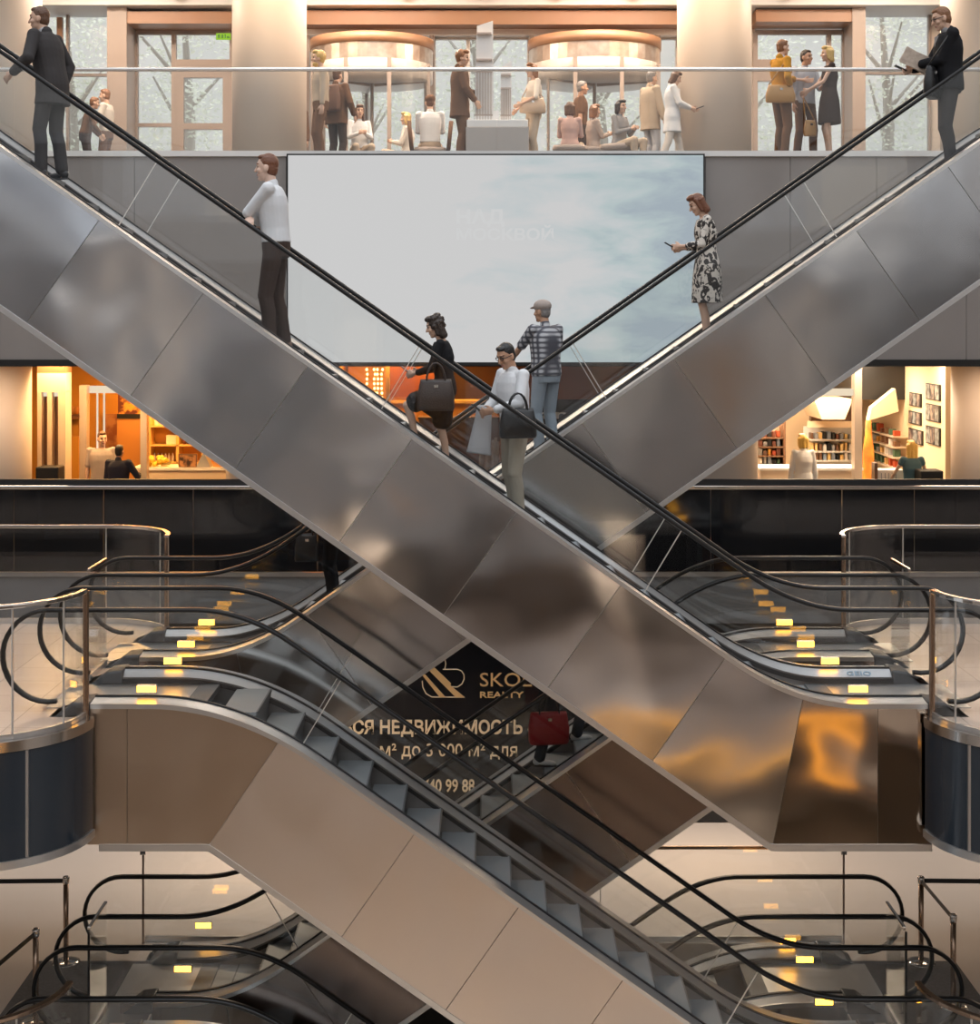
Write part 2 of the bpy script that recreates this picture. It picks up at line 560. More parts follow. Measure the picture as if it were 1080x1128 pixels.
    for x, z, which in lamps:
        for g, sg in ((Yn, 1), (Yf, -1)):
            if (which == 'n' and sg < 0) or (which == 'f' and sg > 0): continue
            h = obj('balustrade_light', bbox(x - .095, x + .095, g - .020, g + .020, z - .036, z + .036), M['trim'], root, bevel=.006)
            for y0, y1 in ((g - .026, g - .020), (g + .020, g + .026)):
                obj('lens', bbox(x - .088, x + .088, y0, y1, z - .030, z + .030), M['amber'], h)
    # ---- comb plates and floor plates
    ya, yb = Yn + .126, Yf - .126
    for ext, k, zz, d in ((lo_ext, XL + s * .05, zl, s), (hi_ext, XU - s * .19, zu, -s)):
        x0, x1 = sorted((k + d * .42, ext + d * .5)); obj('floor_plate', bbox(x0, x1, ya, yb, zz - .05, zz + .006), M['deck'], root)
        x0, x1 = sorted((k + d * .42, k + d * .22)); obj('comb_plate', bbox(x0, x1, ya, yb, zz - .05, zz + .012), M['riser'], root)
    # ---- steps
    dpt = .343; rise = dpt * SL
    n = int(round((zu - zl) / rise))
    first = None
    xs0 = XL + s * .05
    seq = [(xs0 + s * .22 - s * dpt / 2 - s * 0, zl - .004)]
    for i in range(n + 1):
        seq.append((xs0 - s * (i * dpt + dpt * .5), min(zl + (i) * rise + .0, zu - .004)))
    for i, (xc, zt) in enumerate(seq):
        if first is None:
            bm = B()
            box(bm, -dpt/2, dpt/2, ya, yb, -.035, 0)
            nf = len(bm.faces)
            xr = s * dpt / 2
            prism(bm, [(xr, -.03), (xr - s * .02, -.03), (xr - s * .045, -.15), (xr - s * .05, -rise - .03), (xr - s * .03, -rise - .03), (xr - s * .022, -.15)], ya, yb)
            bm.faces.ensure_lookup_table()
            for f in bm.faces[nf:]: f.material_index = 1
            # pale demarcation edge of the tread
            n2 = len(bm.faces)
            box(bm, xr - .012, xr + .003, ya, yb, -.03, .003)
            bm.faces.ensure_lookup_table()
            for f in bm.faces[n2:]: f.material_index = 1
            first = obj('step', bm, [M['tread'], M['riser']], root)
            first.location = (xc, 0, zt)
        else:
            o = first.copy(); COL.objects.link(o); o.location = (xc, 0, zt)
    return root, rail

def prof_skb(x, zl, zu, skb, ski):
    return ski(x) - .012

yA, yA2, yB, yB2 = 14.86, 16.08, 16.92, 18.14
Z2, Z1, Z0, ZM = 6.07, 0., -3.64, -8.8
M['dbronze'] = steel_mat('dark_bronze_steel', (.27, .215, .19), .2, .7, .03)  # darker copy of the steel, dim reflections put into its colour
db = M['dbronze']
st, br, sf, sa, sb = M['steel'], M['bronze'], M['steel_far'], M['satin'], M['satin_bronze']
def seq(x0, n, d): return [x0 + d * i for i in range(n)]
ESC = {}
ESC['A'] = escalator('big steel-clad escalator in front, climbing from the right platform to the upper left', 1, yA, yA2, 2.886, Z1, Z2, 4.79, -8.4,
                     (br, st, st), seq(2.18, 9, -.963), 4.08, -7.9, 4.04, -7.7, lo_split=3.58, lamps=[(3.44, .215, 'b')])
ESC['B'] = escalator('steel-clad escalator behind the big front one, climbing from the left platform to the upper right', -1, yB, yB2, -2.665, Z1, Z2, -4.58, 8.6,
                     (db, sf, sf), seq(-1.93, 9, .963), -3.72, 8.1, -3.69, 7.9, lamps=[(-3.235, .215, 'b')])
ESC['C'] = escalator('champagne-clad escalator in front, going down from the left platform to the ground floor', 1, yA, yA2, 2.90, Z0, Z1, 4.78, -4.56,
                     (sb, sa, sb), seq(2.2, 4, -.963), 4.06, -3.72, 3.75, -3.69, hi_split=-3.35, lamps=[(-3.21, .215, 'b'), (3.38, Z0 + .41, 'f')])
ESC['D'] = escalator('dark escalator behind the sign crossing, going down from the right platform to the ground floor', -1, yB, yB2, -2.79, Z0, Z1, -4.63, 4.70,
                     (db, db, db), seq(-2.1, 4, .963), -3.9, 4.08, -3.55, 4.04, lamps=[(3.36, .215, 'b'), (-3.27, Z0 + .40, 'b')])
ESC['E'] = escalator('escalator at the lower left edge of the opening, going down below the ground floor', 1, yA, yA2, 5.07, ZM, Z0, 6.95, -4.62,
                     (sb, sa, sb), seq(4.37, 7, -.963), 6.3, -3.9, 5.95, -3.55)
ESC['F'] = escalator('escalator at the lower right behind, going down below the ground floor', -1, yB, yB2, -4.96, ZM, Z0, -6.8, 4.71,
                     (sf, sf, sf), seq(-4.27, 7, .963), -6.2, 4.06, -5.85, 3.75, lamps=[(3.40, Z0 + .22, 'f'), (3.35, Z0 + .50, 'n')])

tm = text_mesh('GEIO', .085, .002, 1.05, 'LEFT', .001)
tm.transform(Matrix.Rotation(R(-59), 4, 'X')); tm.transform(Matrix.Diagonal((1.25, 1, 1, 1)))
tm.transform(Matrix.Translation((3.59, 15.978, .0885))); tm.materials.clear()
link('lettering', tm, mat('pale_blue_lettering', (.30, .42, .52), .5), ESC['A'][0])
# ------------------------------------------------------------------ setting materials
M['cream'] = mat('cream_polished_floor', (.70, .62, .545), .16, vary=(.5, .5), c2=(.65, .57, .495))
M['granite'] = mat('dark_granite', (.15, .142, .14), .22, vary=(30, .4), c2=(.115, .108, .106))
M['ptile'] = tile_mat('peach_floor_tiles', (.70, .55, .45), (.64, .50, .41), (.45, .36, .30), .62, .25)
M['concrete'] = mat('grey_slab', (.16, .165, .17), .6, vary=(3, .6), c2=(.12, .122, .127))
M['bluefascia'] = mat('dark_blue_fascia', (.020, .028, .038), .16, vary=(1.5, .6), c2=(.028, .036, .046), coat=.3)
M['blackglass'] = mat('black_parapet_glass', (.006, .007, .009), .07, coat=.2)
M['fascia'] = mat('grey_lacquered_fascia', (.30, .275, .258), .14, vary=(.8, .6), c2=(.26, .235, .22))
M['column'] = mat('plaster_column', (.76, .65, .55), .5)
M['white'] = mat('white_paint', (.78, .76, .73), .5)
M['brown'] = mat('brown_wood_soffit', (.37, .21, .125), .4, vary=(2, .5), c2=(.38, .19, .10))
M['frame'] = mat('beige_window_frame', (.36, .285, .24), .4)
M['framelight'] = mat('pale_door_frame', (.70, .62, .55), .4)
M['darkwall'] = mat('dark_wall', (.05, .045, .042), .5)
M['stone'] = mat('pale_stone_wall', (.45, .40, .36), .5)
M['black'] = mat('flat_black', (.008, .008, .008), .5)
M['gold'] = mat('gold_lettering', (.72, .47, .22), .35, .35)
M['goldpale'] = mat('pale_gold_lettering', (.72, .57, .38), .45, .1)

# ---------------- floors
def ring_floor(name, m, x0, x1, y0, y1, hx0, hx1, hy0, hy1, z0, z1):
    bm = B()
    box(bm, x0, x1, y0, hy0, z0, z1); box(bm, x0, x1, hy1, y1, z0, z1)
    box(bm, x0, hx0, hy0, hy1, z0, z1); box(bm, hx1, x1, hy0, hy1, z0, z1)
    return struct(name, bm, m)
HX0, HX1, HY1 = -3.56, 3.76, 18.62
def arc(cx, cy, r, a0, a1, n=14):
    return [(cx + r * math.cos(R(a0 + (a1 - a0) * k / n)), cy + r * math.sin(R(a0 + (a1 - a0) * k / n))) for k in range(n + 1)]
struct('floor', bbox(-15, 15, HY1, 23.2, Z0 - .5, Z0), M['cream'])
for nme, e, d in (('left', HX0, 1), ('right', HX1, -1)):
    p = [(-15 * d, HY1), (-15 * d, 13.7)] + (arc(e - 1, 14.7, 1, -90, 0) if d > 0 else arc(e + 1, 14.7, 1, 270, 180)) + [(e, HY1)]
    bm = B(); slabpoly(bm, p, Z0 - .5, Z0); struct('floor_ground_' + nme, bm, M['cream'])
    gx = -5.15 if d > 0 else 5.3
    p = [(gx, 18.1), (gx, 13.72)] + (arc(e - 1, 14.7, .98, -90, 0) if d > 0 else arc(e + 1, 14.7, .98, 270, 180)) + [(e - .02 * d, 18.1)]
    bm = B(); slabpoly(bm, p, Z0, Z0 + .004); struct('floor_granite_' + nme, bm, M['granite'])
struct('floor_basement', bbox(-15, 15, -15, 11, ZM - .3, ZM), M['cream'])
struct('floor_basement_dark', bbox(-15, 15, 11, 26, ZM - .3, ZM), M['granite'])

# ---------------- side platforms of the middle floor
def mirror(p, on, axis): return [(2 * axis - x, y) for x, y in p][::-1] if on else p
LEDGE, REDGE = -3.65, 4.0
def plat_path(edge, right, inset, y0=13.6, y1=19.3, far=15.):
    sgn = -1 if right else 1
    cx = edge - sgn * 1.0; r = 1.0 - inset
    a = [(-far if not right else far, y0 + inset)]
    if not right:
        a += arc(cx, y0 + 1, r, -90, 0); a += arc(cx, y1 - 1, r, 0, 90)
    else:
        a += arc(cx, y0 + 1, r, 270, 180); a += arc(cx, y1 - 1, r, 180, 90)
    a += [(-far if not right else far, y1 - inset)]
    return a
def wall_along(bm, path, t, z0, z1, left=True):
    """vertical band of thickness t following a plan path"""
    n = len(path); P = [Vector((x, y, 0)) for x, y in path]
    V = []
    for i in range(n):
        d = (P[min(i+1, n-1)] - P[max(i-1, 0)]).normalized()
        nn = Vector((-d.y, d.x, 0)) * (t if left else -t)
        q = P[i] + nn
        V.append([bm.verts.new((P[i].x, P[i].y, z0)), bm.verts.new((P[i].x, P[i].y, z1)), bm.verts.new((q.x, q.y, z1)), bm.verts.new((q.x, q.y, z0))])
    for i in range(n - 1):
        for k in range(4): bm.faces.new((V[i][k], V[i][(k+1) % 4], V[i+1][(k+1) % 4], V[i+1][k]))
    bm.faces.new(V[0][::-1]); bm.faces.new(V[-1])
nm = ['floor_platform_left', 'floor_platform_right']
for right in (0, 1):
    edge = REDGE if right else LEDGE
    pp = plat_path(edge, right, .03)
    # the escalator landings run up to the platform edge
    bm = B(); slabpoly(bm, pp, -.16, 0); struct(nm[right], bm, M['ptile'])
    bm = B(); slabpoly(bm, plat_path(edge, right, .25), -1.0, -.16); struct('slab_platform_' + ('right' if right else 'left'), bm, M['concrete'])
    full = plat_path(edge, right, 0.)
    half = full[:1 + 15]
    sidew = 'right' if right else 'left'
    bm = B(); wall_along(bm, half, .03, -1.02, -.07, left=not right); struct('trim_fascia_' + sidew, bm, M['bluefascia'], smooth=True).data.set_sharp_from_angle(angle=R(35))
    bm = B(); wall_along(bm, plat_path(edge, right, -.012)[:16], .06, -.075, .015, left=not right); struct('trim_coping_' + sidew, bm, M['rail'], smooth=True).data.set_sharp_from_angle(angle=R(35))
    bm = B(); wall_along(bm, plat_path(edge, right, -.02)[:16], .08, -1.085, -1.015, left=not right); struct('trim_fascia_base_' + sidew, bm, M['trim'], smooth=True).data.set_sharp_from_angle(angle=R(35))
    bm = B()
    for fx in ((4.86,) if right else (-4.55,)):
        j = 9 if right else 7
        x, y = half[j]
        box(bm, x - .012, x + .012, y - .012, y + .02, -1.01, -.08)
    struct('trim_fascia_joint_' + sidew, bm, M['trim'])
    backp = full[16:]
    bm = B(); wall_along(bm, backp, .03, -1.02, -.0, left=not right); struct('trim_back_fascia_' + sidew, bm, M['concrete'])

def railing(label, path, z, left, posts=(), cap_m=None, h=1.15, group=None, joints=(), name='glass_railing', cap=True, capw=.06):
    root = thing(name, label, 'railing', (path[len(path)//2][0], path[len(path)//2][1], z), group=group)
    # split the glass at the joints (path indices)
    idx = [0] + list(joints) + [len(path) - 1]
    for a, b in zip(idx[:-1], idx[1:]):
        if b <= a: continue
        bm = B(); wall_along(bm, path[a:b+1], .014, z + .02, z + h, left); obj('glass_panel', bm, M['glass'], root)
    for j in joints:
        x, y = path[j]
        obj('joint_strip', bbox(x - .006, x + .006, y - .008, y + .018, z + .02, z + h), M['joint'], root)
    if cap:
        bm = B(); wall_along(bm, off(path, capw / 2 - .007, left), capw, z + h, z + h + .04, left); obj('cap_rail', bm, cap_m or M['rail'], root, bevel=.008)
    bm = B(); wall_along(bm, off(path, .008, left), .03, z, z + .06, left); obj('base_channel', bm, M['trim'], root)
    for x, y in posts:
        bm = B(); lathe(bm, [(.028, z), (.028, z + h + .02)], x, y, 14); obj('end_post', bm, M['post'], root, smooth=False)
    return root
def off(path, t, left):
    n = len(path); P = [Vector((x, y, 0)) for x, y in path]; o = []
    for i in range(n):
        d = (P[min(i+1, n-1)] - P[max(i-1, 0)]).normalized()
        nn = Vector((-d.y, d.x, 0)) * (-t if left else t)
        o.append(((P[i] + nn).x, (P[i] + nn).y))
    return o
lp = plat_path(LEDGE, 0, .07); rp = plat_path(REDGE, 1, .07)
railing('curved glass railing with copper-toned cap at the front of the left platform', lp[:16], 0, True, posts=[(-3.72, 14.62)], joints=(6, 11))
railing('curved glass railing with steel cap at the front of the right platform', rp[:16], 0, False, posts=[(4.07, 14.62)], joints=(6, 11))
def densify(p, step=1.3):
    o = [p[0]]
    for q in p[1:]:
        a = Vector((o[-1][0], o[-1][1])); b = Vector(q); L = (b - a).length
        n = max(1, int(L / step))
        for k in range(1, n + 1): o.append(tuple(a + (b - a) * k / n))
    return o
lb = densify(lp[16:]); rb = densify(rp[16:])
railing('curved glass railing at the back of the left platform before the black parapet', lb, 0, True, posts=[(-3.72, 18.28)], joints=(6, 14, 16))
railing('curved glass railing at the back of the right platform before the black parapet', rb, 0, False, posts=[(4.07, 18.28)], joints=(6, 14, 16))
# guards between the paired landings
for x, z, lab in ((-4.07, Z1, 'narrow glass guard between the two left landings of the middle floor'), (4.27, Z1, 'narrow glass guard between the two right landings of the middle floor'),
                  (-4.07, Z0, 'narrow glass guard between the two lower left landings, slanting grey cap'), (4.22, Z0, 'narrow glass guard between the two lower right landings, slanting grey cap')):
    railing(lab, [(x, 16.14), (x, 16.86)], z, True, h=1.10, name='glass_guard', capw=.035)
# ground floor: balustrade behind the pit and curved rails at the front corners
railing('long glass balustrade behind the lower escalators on the cream floor', [(-4.06, 18.68), (-1.5, 18.68), (1.3, 18.68), (4.14, 18.68)], Z0, True, h=1.08, cap_m=M['post'], joints=(1, 2), capw=.03)
for x in (-4.06, 4.14):
    pass
def g0path(right):
    p = plat_path(3.95 if right else -3.88, right, 0., y0=13.7)
    return p[:16]
railing('curved glass railing with bronze cap beside the lowest left landing', g0path(0), Z0, True, cap_m=M['post'], joints=(8,))
railing('curved glass railing with bronze cap beside the lowest right landing', g0path(1), Z0, False, cap_m=M['post'], joints=(8,))
for x, lab in ((-4.06, 'thin dark post with clamp at the left end of the balustrade behind the pit'), (4.14, 'thin dark post with clamp at the right end of the balustrade behind the pit')):
    r_ = thing('slim_post', lab, 'post', (x, 18.6, Z0))
    obj('rod', bbox(x - .011, x + .011, 18.58, 18.60, Z0 + .004, Z0 + 1.1), M['frame'], r_)
    obj('clamp', bbox(x - .032, x + .032, 18.565, 18.61, Z0 + 1.055, Z0 + 1.10), M['rail'], r_)
for x, lab in ((-4.07, 'thin dark upright at the front end of the lower left guard'), (4.22, 'thin dark upright at the front end of the lower right guard')):
    r_ = thing('slim_post', lab, 'post', (x, 16.12, Z0))
    obj('rod', bbox(x - .011, x + .011, 16.10, 16.12, Z0 + .004, Z0 + 1.1), M['dark'], r_)
    obj('base_shoe', bbox(x - .03, x + .03, 16.09, 16.13, Z0 + .004, Z0 + .05), M['trim'], r_)

# ---------------- stanchions with belts
def stanchion(x, y, label, belt_to=None):
    r_ = thing('queue_stanchion', label, 'barrier post', (x, y, Z0 + .004), group='queue stanchions by the ground floor landings')
    bm = B(); lathe(bm, [(.16, Z0 + .004), (.16, Z0 + .015), (.12, Z0 + .03), (.03, Z0 + .045)], x, y, 24); obj('base', bm, M['rail'], r_, smooth=True)
    bm = B(); lathe(bm, [(.03, Z0 + .04), (.03, Z0 + .90)], x, y, 16); obj('tube', bm, M['post'], r_, smooth=True)
    bm = B(); lathe(bm, [(.034, Z0 + .90), (.04, Z0 + .92), (.04, Z0 + .97), (.03, Z0 + .985)], x, y, 16); obj('belt_head', bm, M['rail'], r_, smooth=True)
    if belt_to:
        p = Vector((x, y, 0)); q = Vector((belt_to[0], belt_to[1], 0)); d = (q - p).normalized(); nn = Vector((-d.y, d.x, 0)) * .004
        bm = B()
        a, b = p + d * .04, q - d * .04
        V = [bm.verts.new((v.x + k * nn.x, v.y + k * nn.y, zz)) for k in (-1, 1) for v in (a, b) for zz in (Z0 + .91, Z0 + .96)]
        for f in ((0,1,3,2),(4,5,7,6),(0,1,5,4),(2,3,7,6),(0,2,6,4),(1,3,7,5)): bm.faces.new([V[i] for i in f])
        obj('belt', bm, M['dark'], r_)
    return r_
stanchion(-4.82, 18.05, 'bronze queue post at the lower left, farther one, belt running left', (-6.6, 18.0))
stanchion(-4.72, 16.5, 'bronze queue post at the lower left, nearer one, belt slanting down', (-5.25, 13.4))
stanchion(4.90, 18.05, 'bronze queue post at the lower right, farther one, belt running right', (6.9, 18.0))
stanchion(4.93, 16.9, 'bronze queue post at the lower right, nearer one, shorter in view', (4.90, 18.05))

# ---------------- back of the atrium: ground floor wall and sign
YB = 23.0
struct('wall_ground_back', bbox(-15, 15, 23.2, 23.5, Z0 - .5, -.72), M['darkwall'])
struct('slab_middle', bbox(-15, 15, YB, 32., -.72, -.02), M['concrete'])
struct('trim_slab_edge', bbox(-15, 15, YB - .03, YB + .05, -.04, .02), M['trim'])
struct('trim_ground_light_strip', bbox(-2.6, 3.8, 23.0, 23.12, -.95, -.88), M['white'])
struct('wall_basement_back', bbox(-15, 15, 23.2, 23.5, ZM, Z0 - .5), M['darkwall'])
struct('baseboard_ground', bbox(-15, 15, 23.16, 23.2, Z0, Z0 + .05), M['trim'])
sg = thing('shop_sign', 'black glass sign wall with gold realty lettering seen through the crossing handrails', 'sign', (.6, 23.1, Z0))
sgp = obj('panel', bbox(-2.5, 3.7, 23.1, 23.19, Z0 + .02, -.98), M['blackglass'], sg)
YS = 23.09
def sgt(s_, px0, px1, base, cap, m, bold=0., depth=.01):
    return text('lettering', s_, PX(px0, YS), YS, PZ(base, YS), cap * YS / F / .70, m, sgp, bold=bold, width=(px1 - px0) * YS / F, depth=depth)
sgt('SKOL', 529, 586, 756, 15, M['gold'])
sgt('REALTY', 529, 577, 768.5, 6.5, M['gold'], .002)
sgt('ВСЯ НЕДВИЖИМОСТЬ «Прос', 378, 634, 808, 14, M['goldpale'], .006)
sgt('0 м² до 3 000 м² для', 404, 570, 833, 14, M['goldpale'], .001)
sgt('740 99 88', 466, 523, 872, 13.5, M['goldpale'], .004)
bm = B()
for poly in ([(464.5,742.5),(467.8,742),(491,767.8),(484.6,767.8)], [(468.4,733.8),(474.3,730.9),(497,752.5),(496.5,755),(512,767.8),(502.2,767.8)]):
    prism(bm, [(PX(x, YS), PZ(y, YS)) for x, y in poly], YS - .015, YS)
obj('emblem_bars', bm, M['gold'], sg)
bm = B()
for pts in ([(487,721),(490,725),(491.3,731),(490.2,737)], [(488,737.3),(504,737.3),(508.5,739),(511.2,743),(511.5,748),(509,753.5),(504,756.8),(497,756.5)],
            [(465.3,750),(466,757),(469.5,764),(476,767.8),(512,768)]):
    tube(bm, [(PX(x, YS), YS, PZ(y, YS)) for x, y in pts], .008, 6)
obj('emblem_line', bm, M['goldpale'], sg)

# ---------------- middle floor parapet of black glass
pr = thing('parapet', 'long black glass parapet with steel cap along the middle gallery', 'parapet', (0, YB, 0))
xs_ = [-14.8, -13, -11, -9.1, -6.9, -5.6, -4.3, -2.5, -.6, 1.3, 3.2, 5.1, 6.15, 8.2, 10, 12, 14.8]
for a, b in zip(xs_[:-1], xs_[1:]):
    obj('glass_panel', bbox(a + .004, b - .004, YB + .01, YB + .05, .03, 1.22), M['blackglass'], pr)
obj('cap_rail', bbox(-14.8, 14.8, YB - .02, YB + .09, 1.22, 1.275), M['rail'], pr, bevel=.01)
obj('inner_rail', bbox(-14.8, 14.8, YB + .06, YB + .12, 1.275, 1.36), M['dark'], pr)

# ---------------- upper slab, its fascia and the video wall
struct('slab_upper', bbox(-15, 15, YB + .06, 32, Z2 - .7, Z2), M['concrete'])
fx = [-15, -9.1, -7.1, -5.15, -2.95, -1, 1, 3.12, 4.35, 5.6, 6.9, 8.2, 15]
for i, (a, b) in enumerate(zip(fx[:-1], fx[1:])):
    struct('trim_fascia_panel', bbox(a + .004, b - .004, YB, YB + .06, 3.10, Z2 - .02), M['fascia'])
struct('trim_fascia_lintel', bbox(-15, 15, YB - .01, YB + .10, 3.0, 3.10), M['black'])
struct('trim_upper_edge', bbox(-15, 15, YB - .04, YB + .2, Z2 - .03, Z2 + .05), M['white'])
vw = thing('video_wall', 'big bright video wall showing pale clouds, hanging on the upper fascia', 'screen', (.08, YB - .08, 3.05))
def sky_screen():
    m, nt, out = nodes_of('video_clouds')
    e = N(nt, 'ShaderNodeEmission', Strength=1.)
    tc = N(nt, 'ShaderNodeTexCoord')
    mp = N(nt, 'ShaderNodeMapping'); mp.inputs['Scale'].default_value = (.5, .5, 1.5)
    nt.links.new(tc.outputs['Object'], mp.inputs['Vector'])
    nz = N(nt, 'ShaderNodeTexNoise', Scale=1.35, Detail=6., Roughness=.55, Distortion=.4)
    nt.links.new(mp.outputs[0], nz.inputs['Vector'])
    sp = N(nt, 'ShaderNodeSeparateXYZ'); nt.links.new(tc.outputs['Object'], sp.inputs[0])
    mr = N(nt, 'ShaderNodeMapRange'); mr.inputs['From Min'].default_value = -2.2; mr.inputs['From Max'].default_value = 3.0
    mr.inputs['To Min'].default_value = -.42; mr.inputs['To Max'].default_value = .20
    nt.links.new(sp.outputs[0], mr.inputs[0])
    ad = N(nt, 'ShaderNodeMath', operation='ADD'); nt.links.new(nz.outputs[0], ad.inputs[0]); nt.links.new(mr.outputs[0], ad.inputs[1])
    rp = N(nt, 'ShaderNodeValToRGB')
    el = rp.color_ramp.elements
    el[0].position = .38; el[0].color = (.60, .60, .60, 1)
    el[1].position = .75; el[1].color = (.36, .42, .47, 1)
    x = el.new(.52); x.color = (.53, .57, .58, 1)
    x = el.new(.62); x.color = (.45, .53, .54, 1)
    nt.links.new(ad.outputs[0], rp.inputs[0]); nt.links.new(rp.outputs[0], e.inputs[0])
    nt.links.new(e.outputs[0], out.inputs[0])
    return m
x0, x1 = PX(317.5, YB - .1), PX(775, YB - .1)
zb, zt = PZ(399, YB - .1), PZ(171, YB - .1)
vwd = obj('display', bbox(x0, x1, YB - .10, YB - .03, zb, zt), sky_screen(), vw)
bm = B()
for q in ((x0 - .02, x0, zb - .03, zt + .02), (x1, x1 + .02, zb - .03, zt + .02), (x0, x1, zt, zt + .02), (x0, x1, zb - .05, zb)):
    box(bm, q[0], q[1], YB - .12, YB - .02, q[2], q[3])
obj('bezel', bm, M['black'], vw)
M['scrtext'] = emit_mat('screen_white', (.615, .62, .62), 1.)
text('lettering', 'НАД', PX(503, 22.89), YB - .10, PZ(246, 22.89), .27, M['scrtext'], vwd, bold=.008, width=53 * 22.89 / F, depth=.002)
text('lettering', 'МОСКВОЙ', PX(503, 22.89), YB - .10, PZ(264, 22.89), .22, M['scrtext'], vwd, bold=.006, width=107 * 22.89 / F, depth=.002)

# ---------------- upper railing
ur = thing('glass_railing', 'long glass railing with pale handrail along the top gallery edge', 'railing', (0, YB, Z2))
ux = [-14.8, -12, -9, -6.9, -4.05, -2.0, .1, 2.3, 4.55, 6.7, 9, 12, 14.8]
for a, b in zip(ux[:-1], ux[1:]):
    obj('glass_panel', bbox(a + .01, b - .01, YB + .02, YB + .034, Z2 + .05, Z2 + 1.2), M['glass'], ur)
bm = B(); tube(bm, [(-14.8, YB + .027, Z2 + 1.235), (14.8, YB + .027, Z2 + 1.235)], .03, 12); obj('handrail', bm, M['railw'], ur, smooth=True)

# ---------------- columns
for i, x in enumerate((-8.02, -3.64, 3.70, 8.06)):
    bm = B(); lathe(bm, [(.61, -.0), (.61, 3.0)], x, 25.6, 48); struct('column_middle', bm, M['column'], smooth=True)
    bm = B(); lathe(bm, [(.61, Z2), (.61, 10.6)], x, 26.2, 48); struct('column_upper', bm, M['column'], smooth=True)

# ---------------- top floor: entrance front
YF = 30.0
def fp(px): return PX(px, YF)
def fz(py): return PZ(py, YF)
struct('ceiling_upper', bbox(-15, 15, YB + .4, YF + .3, 10.25, 10.5), M['white'])
struct('trim_bulkhead', bbox(-15, 15, YF - 1.0, YF + .2, fz(17), 10.25), M['white'])
def portal(name, pxa, pxb, pyt, fm, soff):
    """deep window portal: soffit and side reveals"""
    bm = B(); box(bm, fp(pxa), fp(pxb), YF - .75, YF + .1, fz(soff[1]), fz(soff[0])); struct(name, bm, M['brown'])
portal('trim_portal_middle', 340, 746, 20, None, (20, 35))
portal('trim_portal_left', 140, 262, 20, None, (21, 34))
portal('trim_portal_right', 826, 934, 20, None, (19, 32))
for nme, a, b in (('trim_reveal_left', 129, 150), ('trim_reveal_right', 929, 943)):
    struct(nme, bbox(fp(a), fp(b), YF - .79, YF + .1, Z2, fz(12)), M['frame'])
struct('trim_header', bbox(fp(340), fp(746), YF - .3, YF + .05, fz(42), fz(35)), M['framelight'])
struct('wall_upper_left', bbox(-15, fp(40), YF, YF + .2, Z2, 10.5), M['column'])
struct('wall_upper_right', bbox(fp(1026), 15, YF, YF + .2, Z2, 10.5), M['column'])
struct('wall_upper_pier_left', bbox(fp(255), fp(342), YF, YF + .2, Z2, 10.5), M['column'])
struct('wall_upper_pier_right', bbox(fp(745), fp(832), YF, YF + .2, Z2, 10.5), M['column'])
def window(n, pxa, pxb, pya, vm, hm, m, w=5, extra=()):
    """window of mullions at picture columns vm and transoms at rows hm, one pane of glass behind"""
    r_ = thing('window_%d' % n, None, None, (fp((pxa + pxb) / 2), YF, Z2)); r_['kind'] = 'structure'
    bm = B()
    for x in [pxa, pxb] + list(vm): box(bm, fp(x - w / 2), fp(x + w / 2), YF - .06, YF + .06, Z2, fz(pya))
    for y in [pya] + list(hm): box(bm, fp(pxa), fp(pxb), YF - .05, YF + .05, fz(y + w / 2), fz(y - w / 2))
    box(bm, fp(pxa), fp(pxb), YF - .05, YF + .05, Z2, Z2 + .12)
    for e in extra: box(bm, fp(e[0]), fp(e[1]), YF - .055, YF + .055, fz(e[3]), fz(e[2]))
    obj('window_frame', bm, m, r_)
    obj('pane', bbox(fp(pxa), fp(pxb), YF - .01, YF + .01, Z2, fz(pya)), M['glass'], r_)
    return r_
window(1, 42, 128, 8, (75, ), (12, 83), M['frame'], 3)
window(2, 150, 256, 36, (192,), (), M['frame'], 5, extra=((192, 256, 66, 86), (192, 203, 86, 190), (246, 256, 86, 190), (203, 246, 136, 143), (152, 192, 136, 140)))
window(3, 478, 583, 42, (516,), (), M['framelight'], 4)
window(4, 722, 748, 42, (), (), M['framelight'], 4)
window(5, 832, 930, 36, (913,), (), M['frame'], 5, extra=((832, 868, 66, 90),))
window(6, 941, 1024, 8, (), (10, 81), M['frame'], 3)
struct('trim_wall_post', bbox(fp(64), fp(70), YF - .1, YF, Z2, fz(20)), M['brown'])
# suspended pendants along the bulkhead
for x in (208, 452, 530, 612, 692, 857):
    r_ = obj('ceiling_spotlight', (lambda bm: (lathe(bm, [(.02, fz(17) + .25), (.02, fz(13)), (.09, fz(11)), (.09, fz(3)), (.05, fz(1))], fp(x), YF - 1.12, 12), bm)[1])(B()), M['frame'], smooth=True)
    tag(r_, 'small brass spotlight hanging under the white bulkhead', 'spotlight', 'brass spotlights along the white bulkhead')
